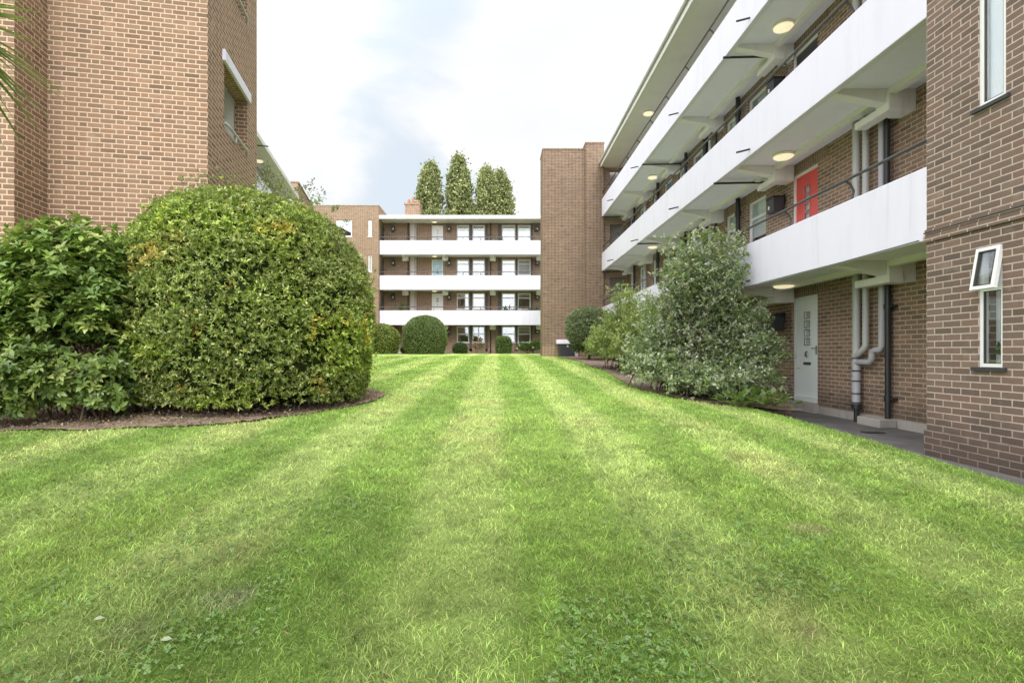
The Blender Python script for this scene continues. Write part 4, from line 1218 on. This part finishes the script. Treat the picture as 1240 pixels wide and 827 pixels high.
p2 = pipe([(xp, 8.80, SOF[0]), (xp, 8.80, .12), (xp - .02, 8.83, .06), (xp - .03, 8.9, .0), (xp - .02, 9.0, -.05)], .05, M['pipe_grey'])
p3 = pipe([(xp, 8.43, SOF[0] - .3), (xp, 8.43, .10), (xp - .01, 8.46, .05), (xp - .02, 8.56, .04), (xp - .02, 8.62, .02), (xp - .02, 8.63, -.10), (xp - .02, 8.68, -.16), (xp - .02, 8.95, -.16), (xp, 9.02, -.20)], .05, M['pipe_lilac'])
p4 = pipe([(xp + .03, 8.34, PATH_Z + .12), (xp + .03, 8.34, SOF[0] - .3)], .042, M['iron'])
for z in (-.75, .75):
    mb = MB(); mb.tube([(xp + .03, 8.34, z - .04), (xp + .03, 8.34, z + .04)], .056, 12); mb.box(xp + .03, XW, 8.25, 8.43, z - .02, z + .02); o = B(mb, 'pipe_collar', M['iron']); o.parent = p4
mb = MB(); mb.box(XW - .34, XW - .055, 8.2, 8.72, PATH_Z, PATH_Z + .14); B(mb, 'concrete_block', M['concrete'], bevel=.015)
mb = MB(); mb.box(XW - .9, XW - .62, 7.7, 7.85, PATH_Z + .002, PATH_Z + .012); B(mb, 'drain_cover', M['iron'])
for i in (1, 2, 3):
    z0, z1 = FL[i], SOF[i]
    for y, r, m in ((9.03, .06, 'pipe_grey'), (8.80, .05, 'pipe_grey'), (8.43, .05, 'pipe_lilac'), (8.32, .045, 'iron'), (13.48, .06, 'iron'), (15.6, .075, 'iron'), (15.25, .05, 'pipe_grey'), (14.85, .04, 'iron'), (17.22, .055, 'iron'), (20.25, .06, 'iron'), (22.0, .07, 'pipe_grey'), (23.75, .05, 'iron')):
        p_ = pipe([(xp, y, z0), (xp, y, z1 - (.02 if r < .07 else .02))], r, M[m])
        if m == 'iron' and r > .05:
            mb = MB(); mb.tube([(xp, y, z1 - .5), (xp, y, z1 - .38), (xp, y, z1 - .34)], [r + .012, r + .02, r + .005], 12); o = B(mb, 'pipe_collar', M['iron'], smooth=True); o.parent = p_
for y in (13.48, 15.6):
    pipe([(xp, y, PATH_Z), (xp, y, SOF[0])], .055, M['iron'])
# overflow bars under the soffits
for y, z in ((12.0, 3.96), (11.5, 6.62), (18.0, 6.60), (25.0, 6.62), (18.6, 3.95), (25.0, 3.95)):
    pipe([(XF - .03, y, z), (XW, y, z + .03)], .026, M['iron'], 'overflow_pipe', 8)
# spouts through the parapets
for i in (1, 2, 3):
    for y in (10.35, 14.45, 18.6, 22.6):
        z = SOF[i - 1] + .04
        pipe([(XF + .01, y, z), (XF - .27, y, z - .07)], .02, M['iron'], 'spout', 8)
# cable under the first balcony edge
pipe([(XF - .012, YN + .1, SOF[0] - .07), (XF - .012, 7.5, SOF[0] - .085), (XF - .012, 9.5, SOF[0] - .075), (XF - .012, 14, SOF[0] - .085)], .006, M['iron'], 'cable', 6)

# stair bay (near brick pier)
pw = [(5.165 - 1.2, 5.43 - 1.2, -.15, 1.10), (5.13 - 1.2, 5.43 - 1.2, 2.58, 3.95), (5.13 - 1.2, 5.43 - 1.2, 5.2, 6.6), (5.13 - 1.2, 5.43 - 1.2, 7.9, 9.2)]
PIERL = YN - 1.2
mb = MB(); wall(mb, (XF, 1.2, 0), (0, 1), (-1, 0), PIERL, PATH_Z, 10.3, pw, .3)
mb.box(XF + .001, XW + 6, YN - .3, YN - .001, PATH_Z, 10.299); mb.box(XF + .001, XW + 6, 1.2, 1.5, PATH_Z, 10.299)
sb = B(mb, 'stair_bay', M['brick_pier'])
mb = MB(); mb.box(XF - .03, XF - .001, 1.2, YN + .012, 1.30, 1.375); o = B(mb, 'string_course', M['brick_pier']); o.parent = sb
mb = MB(); mb.box(XF - .018, XF - .001, 1.2, YN + .008, 1.38, 1.45); o = B(mb, 'string_course', M['brick_pier']); o.parent = sb
mb = MB(); mb.box(XF - .025, XF - .001, 1.2, YN + .01, PATH_Z, PATH_Z + .3); o = B(mb, 'plinth_course', M['brick_pier']); o.parent = sb
mb = MB(); mb.tube([(XF - .035, 1.2, 1.43), (XF - .035, YN, 1.41)], .008, 6); o = B(mb, 'cable', M['iron']); o.parent = sb
PFR = Frame((XF - XW, -YN), (0, 1), (-1, 0))
mb = MB(); mb.box(XF + 1.6, XF + 1.7, 1.5, YN - .3, PATH_Z, 10.2); B(mb, 'stair_wall', M['curtain'])
window(PFR, rb, 5.165, 5.43, -.15 + ZO, 1.10 + ZO, M['glass_near'], .66 + ZO, None, fw=.036, setback=.02, sill='slate', ajar=True, ang=.17, gasket=True, label='narrow window with its top casement propped open')
for z0, z1 in ((2.58, 3.95), (5.2, 6.6), (7.9, 9.2)):
    window(PFR, rb, 5.13, 5.43, z0 + ZO, z1 + ZO, M['glass_near'], None, 1.0, fw=.045, setback=.02, sill='slate', covm='curtain', gasket=True)
mb = MB(); PFR.box(mb, 5.167, 5.428, -.20, -.192, -.15 + ZO, 1.2 + ZO); mb.build('net_curtain', M['curtain'], rb)
mb = MB(); mb.box(XF + .3, XF + .7, 4.8, 5.8, -.19, -.16); B(mb, 'window_ledge', M['upvc'])
# house plant inside the pier window
hp = thing('house_plant', 'green house plant in a white pot behind the narrow open window', 'plant', (XF + .125, 5.27, -.147))
MB().lathe([(.03, 0), (.043, .10), (.045, .11)], n=18).build('pot', M['pot_white'], hp, smooth=True)
n = 60; D = nrm(np.stack([RNG.normal(0, .7, n), RNG.normal(0, .7, n), RNG.uniform(.1, 1.2, n)], -1)); P = np.array([0, 0, .11]) + D * np.array([.25, .45, 1]) * RNG.uniform(.05, .2, (n, 1))
V, F, C = leaves(P, D * np.array([.4, .7, 1]), rdir(n), RNG.uniform(.035, .06, n), .6, np.array([[.10, .20, .05]]).repeat(n, 0) * RNG.uniform(.6, 1.2, (n, 1)), True)
tri_mesh('foliage', V, F, C, M['leaf'], hp)

# lamps
bulkhead(5.85, 10.5, SOF[0], 'cream round lamp under the lowest balcony above the pale front door')
bulkhead(5.85, 10.5, SOF[1], 'cream round lamp under the middle balcony above the red front door')
bulkhead(5.85, 10.5, SOF[2], 'cream round lamp under the top balcony nearest the upper picture edge')
bulkhead(5.9, 19.5, SOF[1], 'far round lamp under the middle balcony just above the leafy shrub')
bulkhead(5.9, 19.5, SOF[2], 'far round lamp under the top balcony of the right block')
bulkhead(5.7, 19.4, SOF[3], 'round lamp on the grey roof soffit of the right block')
WF = Frame((XW, 0), (0, 1), (-1, 0))
gl = 'black box lanterns on the right block wall'
wall_box(WF, 11.55, 3.33, 'black box lantern on brick wall left of the red door', gl, 1.15)
wall_box(WF, 11.55, 5.98, 'black box lantern beside the dark grey door on second balcony', gl, 1.15)
wall_box(WF, 11.55, .68, 'black box lantern half hidden by the shrub left of the pale door', gl, 1.15)
wall_box(WF, 18.65, 3.33, 'far black box lantern beyond the shrub top on first balcony wall', gl, 1.15)

# ------------------------------------------------------------------ low retaining wall
rw = MB()
prof = [(9.0, -.86), (12, -.72), (16, -.45), (20, -.3), (24.9, -.15)]
poly = [(4.86, 9.0, PATH_Z), (4.86, 24.9, PATH_Z)] + [(4.86, y, z) for y, z in prof[::-1]]
rw.prism(poly, (.3, 0, 0))
o = rw.build('retaining_wall', M['brick_recess'], bevel=.015); tag(o, 'low weathered brick wall end beside the path by the pale door', 'wall')

# ------------------------------------------------------------------ BRICK TOWER at the end of the right block
tw = thing('brick_tower', 'tall plain brick stair tower between far block and right balconies', 'tower', (2.2, 25.3, -.3))
OT = -Vector(tw.location)
def BT(mb, name, mat, par=tw, off=OT, **k):
    mb.v = [(v[0] + off.x, v[1] + off.y, v[2] + off.z) for v in mb.v]; return mb.build(name, mat, par, **k)
mb = MB(); mb.box(2.21, 4.30, 25.30, 26.65, -1.3, 10.0); mb.box(3.4, 9.0, 26.652, 34, -1.3, 9.95); BT(mb, 'wall', M['brick_tower'])
mb = MB(); mb.box(4.29, 5.19, 25.06, 26.9, -1.3, 10.22); BT(mb, 'corner_pier', M['brick_tower'])
mb = MB(); mb.box(2.19, 4.32, 25.28, 26.67, 10.001, 10.08); mb.box(4.27, 5.21, 25.04, 26.92, 10.221, 10.29); BT(mb, 'coping', M['brick_tower'])
mb = MB(); mb.box(2.195, 4.289, 25.288, 25.299, -.4, .35); BT(mb, 'base_course', M['brick_far'])
for x in (2.60, 2.92):
    pass
# meter cupboard at the tower foot
mc = thing('meter_cupboard', 'black-doored cupboard with white top slab at the tower foot', 'cupboard', (3.35, 25.05, -.3))
mb = MB(); mb.box(-.36, .36, -.12, .18, -.05, .72); mb.build('door_panel', M['box_black'], mc, bevel=.01)
mb = MB(); mb.box(-.50, .40, -.20, .20, .725, .93); mb.build('top_slab', M['white'], mc, bevel=.015)
mb = MB(); mb.box(.40, .54, -.16, .2, -.05, .70); mb.build('post', M['stone'], mc, bevel=.015)
mb = MB()
for k in range(5): mb.box(-.30, .30, -.135, -.121, .08 + k * .12, .11 + k * .12)
mb.build('louvre', M['iron'], mc)
mb = MB(); mb.prism([(-.02, -.137, .58), (.10, -.137, .58), (.04, -.137, .68)], (0, .012, 0)); mb.build('warning_sign', M['stone'], mc)

# ------------------------------------------------------------------ FAR BLOCK
YB, YW = 38.8, 40.1
XL, XR = -8.95, 4.2
FB = [-.30, 2.30, 4.95, 7.62]
PB = [None, 3.19, 5.84, 8.49]
SB = [2.13, 4.80, 7.47, 10.12]
fb = thing('apartment_block', 'four storey brick block with white balconies across the far end', 'building', (XL, YW, -.3))
OB = -Vector(fb.location)
def BB(mb, name, mat, **k): return BT(mb, name, mat, fb, OB, **k)
FF = Frame((-XL, 0), (1, 0), (0, -1)); ZB = .3
fd = (-5.18, -4.30)
fw_ = [(-3.23, -2.26), (-2.0, -1.03), (.30, 1.36), (1.55, 2.56)]
holes = []
for i, f in enumerate(FB):
    holes.append((fd[0] - XL, fd[1] - XL, f + ZB, f + 2.32 + ZB))
    for a, b in fw_: holes.append((a - XL, b - XL, f + 1.08 + ZB, f + 2.36 + ZB))
mb = MB(); wall(mb, (0, 0), (1, 0), (0, -1), XR - XL, 0, 10.12 + ZB, holes, .28); mb.build('wall', M['brick_far'], fb)
covers = [[.0, .0, .3, .35], [.35, .5, .15, .2], [.45, .5, .95, .95], [1, .4, 1, 1]]
cm = [['blind', 'curtain', 'blind', 'blind'], ['blind', 'blind', 'blind', 'blind'], ['blind', 'blind', 'curtain', 'curtain'], ['curtain', 'blind', 'curtain', 'curtain']]
for i, f in enumerate(FB):
    door(FF, fb, fd[0], fd[1], f + ZB, f + 2.32 + ZB, M['door_blue'] if i == 2 else M['door_white'], 2, 'light blue front door' if i == 2 else None)
    for k, (a, b) in enumerate(fw_):
        window(FF, fb, a, b, f + 1.08 + ZB, f + 2.36 + ZB, M['glass_far'], f + (1.75 if i == 0 else 1.98) + ZB, covers[i][k] or None, fw=.075, covm=cm[i][k], mull=(i == 0 and k == 1))
    for a, b in ((-2.24, -2.02), (-.98, -.80), (-.0, .28), (1.38, 1.53), (2.58, 2.72)):   # dark strips between paired windows
        mb = MB(); FF.box(mb, a, b, .004, .03, f + .4 + ZB, f + 2.42 + ZB); mb.build('window_surround', M['darkpanel'], fb)
    mb = MB(); FF.box(mb, -6.86, -6.52, .004, .05, f + ZB, SB[i] + ZB); mb.build('infill_panel', M['infill'], fb)
    for x, m in ((-7.02, 'iron'), (-.58, 'iron'), (-6.42, 'pipe_grey')):
        mb = MB(); mb.tube([(x, YW - .09, f), (x, YW - .09, SB[i])], .05, 8); BB(mb, 'drainpipe', M[m], smooth=True)
for i in (1, 2, 3):
    zb = SB[i - 1] - .04
    mb = MB(); mb.box(XL - .02, XR, YB, YB + .12, zb, PB[i]); bal = BB(mb, 'balcony', M['white'], bevel=.012)
    mb = MB(); mb.box(XL + .001, XR, YB + .12, YW - .001, SB[i - 1], FB[i]); o = BB(mb, 'slab', M['eave']); o.parent = bal
    mb = MB(); mb.tube([(XL, YB + .06, PB[i] + .27), (XR, YB + .06, PB[i] + .27)], .034, 8); o = BB(mb, 'handrail', M['railing'], smooth=True); o.parent = bal
    x = XL + .9
    while x < XR:
        mb = MB(); mb.tube([(x, YB + .06, PB[i]), (x, YB + .1, PB[i] + .13), (x, YB + .06, PB[i] + .27)], .026, 6); o = BB(mb, 'rail_bracket', M['railing'], smooth=True); o.parent = bal
        x += 1.35
for i in (0, 1, 2):
    for x in (-7.2, -4.1, -.4, 3.2):
        z = SB[i]
        mb = MB(); mb.prism([(x - .1, YB + .14, z), (x - .1, YB + .14, z - .08), (x - .1, YW - .45, z - .22), (x - .1, YW - .45, z)], (.2, 0, 0))
        mb.box(x - .22, x + .22, YW - .449, YW - .002, z - .34, z - .003); BB(mb, 'bracket', M['cream'])
mb = MB(); mb.box(XL - .1, XR + 1, YB - .15, YW + 8, 10.12, 10.27); rf = BB(mb, 'roof', M['eave'])
mb = MB(); mb.box(XL - .1, XR + 1, YB - .20, YB - .151, 10.09, 10.36); o = BB(mb, 'fascia', M['eave']); o.parent = rf
mb = MB()
for f in FB[1:]: mb.box(XL, XR, YW + .285, YW + 7.9, f - .2, f)
BB(mb, 'floor_slab', M['room'])
mb = MB(); mb.box(XL, XR, YW + 4, YW + 4.2, -.5, 10.1); mb.box(XL + .0, XL + .2, YW + .285, YW + 3.99, -.5, 10.1); mb.box(-3.8, -3.65, YW + .285, YW + 3.99, -.5, 10.1); mb.box(-.3, -.15, YW + .285, YW + 3.99, -.5, 10.1); mb.box(XR - .2, XR, YW + .285, YW + 3.99, -.5, 10.1); BB(mb, 'room_wall', M['room'])
mb = MB(); mb.box(XL, XR, YW - .03, YW - .002, -.5, .3); BB(mb, 'plinth', M['brick_far'])
# left brick wing of the far block
WX0 = -14.5; WYF = 38.55
wh_ = [(2.30, 3.50, z0 + .3, z1 + .3) for z0, z1 in ((8.72, 10.0), (6.07, 7.35), (3.42, 4.7), (.8, 2.05))]
wh_ += [(4.73, 4.99, z0 + .3, z1 + .3) for z0, z1 in ((8.72, 10.0), (6.07, 7.35), (3.42, 4.7))]
wo_ = (WX0 - XL, WYF - YW)
mb = MB(); wall(mb, wo_, (1, 0), (0, -1), XL - .03 - WX0, -.3, 11.05 + .3, wh_, .3)
mb.box(-.33, -.031, WYF - YW + .301, YW - YW + 6, -.3, 11.349)
mb.box(WX0 - XL, -.331, 4, 4.3, -.3, 11.349); mb.box(WX0 - XL, WX0 - XL + .3, WYF - YW + .301, 3.999, -.3, 11.349)
mb.build('side_wing', M['brick_far'], fb)
mb = MB(); mb.box(WX0, XL - .0, WYF - .03, YW + 6, 11.052, 11.13); BB(mb, 'coping', M['concrete'])
WFm = Frame((WX0 - XL, WYF - YW), (1, 0), (0, -1))
for (a, b, z0, z1) in wh_:
    window(WFm, fb, a, b, z0, z1, M['glass_far'], None, .5 if b - a > .6 else 1.0, fw=.08, covm='blind' if b - a > .6 else 'curtain')
mb = MB(); mb.box(WX0 - XL + .31, -.34, 2.6, 2.7, -.3, 11.3); mb.build('room_wall', M['room'], fb)
# dark lobby openings where wing meets balconies
mb = MB()
for f in FB: mb.box(XL + .003, XL + .02, YB + .3, YW - .2, f, f + 2.1)
BB(mb, 'lobby_door', M['darkpanel'])
# chimney
ch = MB(); ch.box(-8.0, -6.75, 44.0, 45.2, 10.28, 12.7); ch.box(-8.06, -6.69, 43.94, 45.26, 12.703, 12.86)
c_ = BB(ch, 'chimney', M['brick_far'])
for x, h in ((-7.75, .45), (-7.4, .6), (-7.0, .4)):
    mb = MB(); mb.tube([(x, 44.6, 12.86), (x, 44.6, 12.86 + h)], [.14, .11], 10); o = BB(mb, 'chimney_pot', M['terracotta'], smooth=True); o.parent = c_
# lanterns on the far block
WB = Frame((0, YW), (1, 0), (0, -1)); gl = 'dark lanterns along the far block walkways'
names = ['ground floor', 'first balcony', 'second balcony', 'top balcony']
for i in range(4):
    for x, wh2 in ((-8.2, 'leftmost'), (-3.85, 'middle, right of door'), (3.0, 'rightmost, by the tower')):
        if i == 0 and x < -8: continue
        wall_box(WB, x, SB[i] - .45, f'dark wall lantern, {wh2}, on far block {names[i]} wall', gl, 1.25)
for i, nm_ in enumerate(['first', 'second', 'top']):
    bulkhead(-4.9, 39.5, SB[i + 1], f'small white lamp over the far block door on {nm_} balcony', 'small lamps over far block doors', .2)

# plants on the far block balconies
def potted(x, z, label, h, pal, y=39.5, palm=False):
    t_ = thing('potted_plant', label, 'plant', (x, y, z), 0, None)
    MB().lathe([(.13, 0), (.18, .32), (.20, .34)], n=16).build('pot', M['terracotta'], t_, smooth=True)
    n = 150; D = nrm(np.stack([RNG.normal(0, .5, n), RNG.normal(0, .3, n), RNG.uniform(.3, 1.4, n)], -1))
    P = np.array([0, 0, .34 + (h * .45 if palm else 0)]) + D * RNG.uniform(.05, h * (.5 if palm else .8), (n, 1))
    V, F, C = leaves(P, D + rdir(n) * .3, rdir(n), RNG.uniform(.13, .22, n), .3 if palm else .5, np.array([pal]).repeat(n, 0) * RNG.uniform(.6, 1.3, (n, 1)), True)
    tri_mesh('foliage', V, F, C, M['leaf'], t_)
    if palm:
        mb = MB(); mb.tube([(0, 0, .3), (0, 0, .34 + h * .5)], .03, 8); mb.build('trunk', M['bark'], t_)
potted(-7.45, FB[1], 'small palm in a pot at left of far block first balcony', 1.3, (.12, .17, .04), palm=True)
potted(-.05, FB[3], 'leafy potted plant on far block top balcony', 1.1, (.13, .18, .08))
potted(.75, FB[1], 'dark potted plant before the window on far block first balcony', 1.15, (.06, .09, .04))
potted(2.2, FB[1], 'orange-tinged potted plant near right end of far block first balcony', .9, (.30, .18, .08))
potted(2.75, FB[1], 'green potted plant at right end of far block first balcony', .95, (.08, .13, .04))
# stone urn by the far lawn
ur = MB(); ur.lathe([(.20, 0), (.20, .06), (.12, .12), (.09, .3), (.12, .38), (.24, .62), (.27, .66), (.2, .66)], n=20)
o = ur.build('garden_urn', M['stone'], smooth=True); o.location = (-7.0, 36.2, -.08); tag(o, 'pale stone urn left of the ball bush', 'urn')

# ------------------------------------------------------------------ LEFT BLOCK (turned 11 degrees)
A11 = math.radians(11)
lbk = thing('apartment_block', 'light brown brick block close on the left behind the hedge', 'building', (-4.63, 8.16, 0), A11)
ZG = -1.3; TOP = 10.2
mb = MB()
SIDE = [(.80, 2.20, 3.92, 5.05), (.80, 2.20, 6.57, 7.70), (.80, 2.20, 1.27, 2.40)]
wall(mb, (0, 0), (0, 1), (1, 0), 2.9, ZG, TOP, SIDE, .24)
wall(mb, (-2.22, 0), (1, 0), (0, -1), 2.22 - .241, ZG, TOP, [], .24)
mb.box(-.2405, -.001, .0005, .239, ZG, TOP - .001)
mb.box(-2.46, -2.2205, -.68, .24, ZG, TOP - .001)
mb.box(-9.0, -2.461, -.68, -.44, ZG, TOP - .001)
mb.box(-4.3, -.241, 2.66, 2.899, ZG, TOP - .001)
mb.build('wall', M['brick_left'], lbk)
mb = MB(); mb.box(-9, 0.06, -.74, 2.96, TOP, TOP + .12); mb.build('coping', M['concrete'], lbk)
for (a, b, z0, z1) in SIDE:
    mb = MB(); mb.box(-.245, .05, a - .10, b + .10, z1 + .002, z1 + .20); mb.build('lintel', M['white'], lbk, bevel=.008)
    mb = MB(); mb.box(-.9, -.241, a - .3, b - .18, z0 - .2, z0 + 1.4)
    mb = MB(); mb.box(-1.0, -.95, a - .4, b + .4, z0 - .4, z1 + .3); mb.box(-.949, -.242, b + .04, b + .1, z0 - .4, z1 + .3); mb.box(-.949, -.242, a - .4, b + .4, z1 + .21, z1 + .3); mb.build('lobby_wall', M['curtain'], lbk)
    mb = MB(); mb.box(-.7, -.45, b + .005, b + .038, z1 - .42, z1 - .26); mb.build('vent_grille', M['iron'], lbk)
    mb = MB(); mb.tube([(.0, a + .01, z0 + .10), (.03, a + .2, z0 + .10), (.03, b - .12, z0 + .10), (.0, b - .02, z0 + .02)], .025, 8); mb.build('handrail', M['pipe_grey'], lbk, smooth=True)
    mb = MB(); mb.box(.0, .04, a + .55, a + .6, z0 - .03, z0 + .1); mb.build('rail_bracket', M['pipe_grey'], lbk)
# left wing with walkways behind
mb = MB()
hs = []
for f in FL:
    for a in (5.0, 9.0, 13.0, 17.0, 20.5): hs.append((a - 2.9, a + .95 - 2.9, f + .95, f + 2.2))
wall(mb, (-4.2, 2.9), (0, 1), (1, 0), 20.4, ZG, 9.08, hs, .28); mb.build('wing_wall', M['brick_far'], lbk)
LF = Frame((-4.2, 2.9), (0, 1), (1, 0))
for h in hs:
    window(LF, lbk, h[0], h[1], h[2], h[3], M['glass_far'], h[3] - .4, .6)
for i in (1, 2, 3):
    mb = MB(); mb.box(-2.95, -2.83, 2.91, 23.29, SOF[i - 1] - .09, PT[i]); bal = mb.build('balcony', M['white'], lbk)
    mb = MB(); mb.box(-4.199, -2.951, 2.91, 23.29, SOF[i - 1], FL[i]); o = mb.build('slab', M['soffit'], bal)
    mb = MB(); mb.tube([(-2.88, 2.91, PT[i] + .33), (-2.88, 23.29, PT[i] + .33)], .025, 8); mb.build('handrail', M['railing'], bal, smooth=True)
mb = MB(); mb.box(-10, -2.82, 2.91, 23.29, 9.09, 9.3); mb.build('roof', M['eave'], lbk)
mb = MB()
for y, z in ((14.6, 8.86),): mb.tube([(-2.5, y, z), (-4.2, y, z + .02)], .03, 8)
mb.build('overflow_pipe', M['iron'], lbk, smooth=True)
mb = MB()
for f in FL[1:]: mb.box(-9, -4.49, 2.91, 23.29, f - .2, f)
mb.build('floor_slab', M['room'], lbk)
mb = MB(); mb.box(-8.2, -8.0, 2.91, 23.29, ZG, 9.08); mb.build('room_wall', M['room'], lbk)
mb = MB(); mb.box(-3.25, -2.87, 23.3, 28.3, ZG, 10.1); mb.box(-3.30, -2.82, 23.25, 28.35, 10.101, 10.17); mb.build('gable_wall', M['brick_far'], lbk)
# lamp on left wing eave soffit
c11, s11 = math.cos(A11), math.sin(A11)
def lw(x, y, z): return (-4.63 + x * c11 - y * s11, 8.16 + x * s11 + y * c11, z)
bulkhead(*lw(-3.5, 17.0, 9.09), 'round lamp under the left wing eave above the hedge', R=.22)
# climbing shoots on the left wing balcony
cl_ = lw(-2.6, 14.0, 0)
t_ = thing('balcony_climber', 'wispy climbing plant trailing over the left wing top balcony', 'plant', lw(-2.78, 15.5, FL[3]))
T = np.array([[RNG.uniform(-.15, .3), RNG.uniform(-1.8, 1.8), RNG.uniform(.1, 1.5)] for k in range(22)]); Bs = np.stack([np.zeros(22) - .05, T[:, 1] * .6, np.full(22, .0)], -1)
(V, F, C), mb = shrub(Bs, T, 5, 6, .2, .11, .45, [(.14, .18, .06), (.20, .22, .10)], tmin=.3)
t_.rotation_euler = (0, 0, A11)
tri_mesh('foliage', V, F, C, M['leaf'], t_); mb.build('stem', M['bark'], t_)
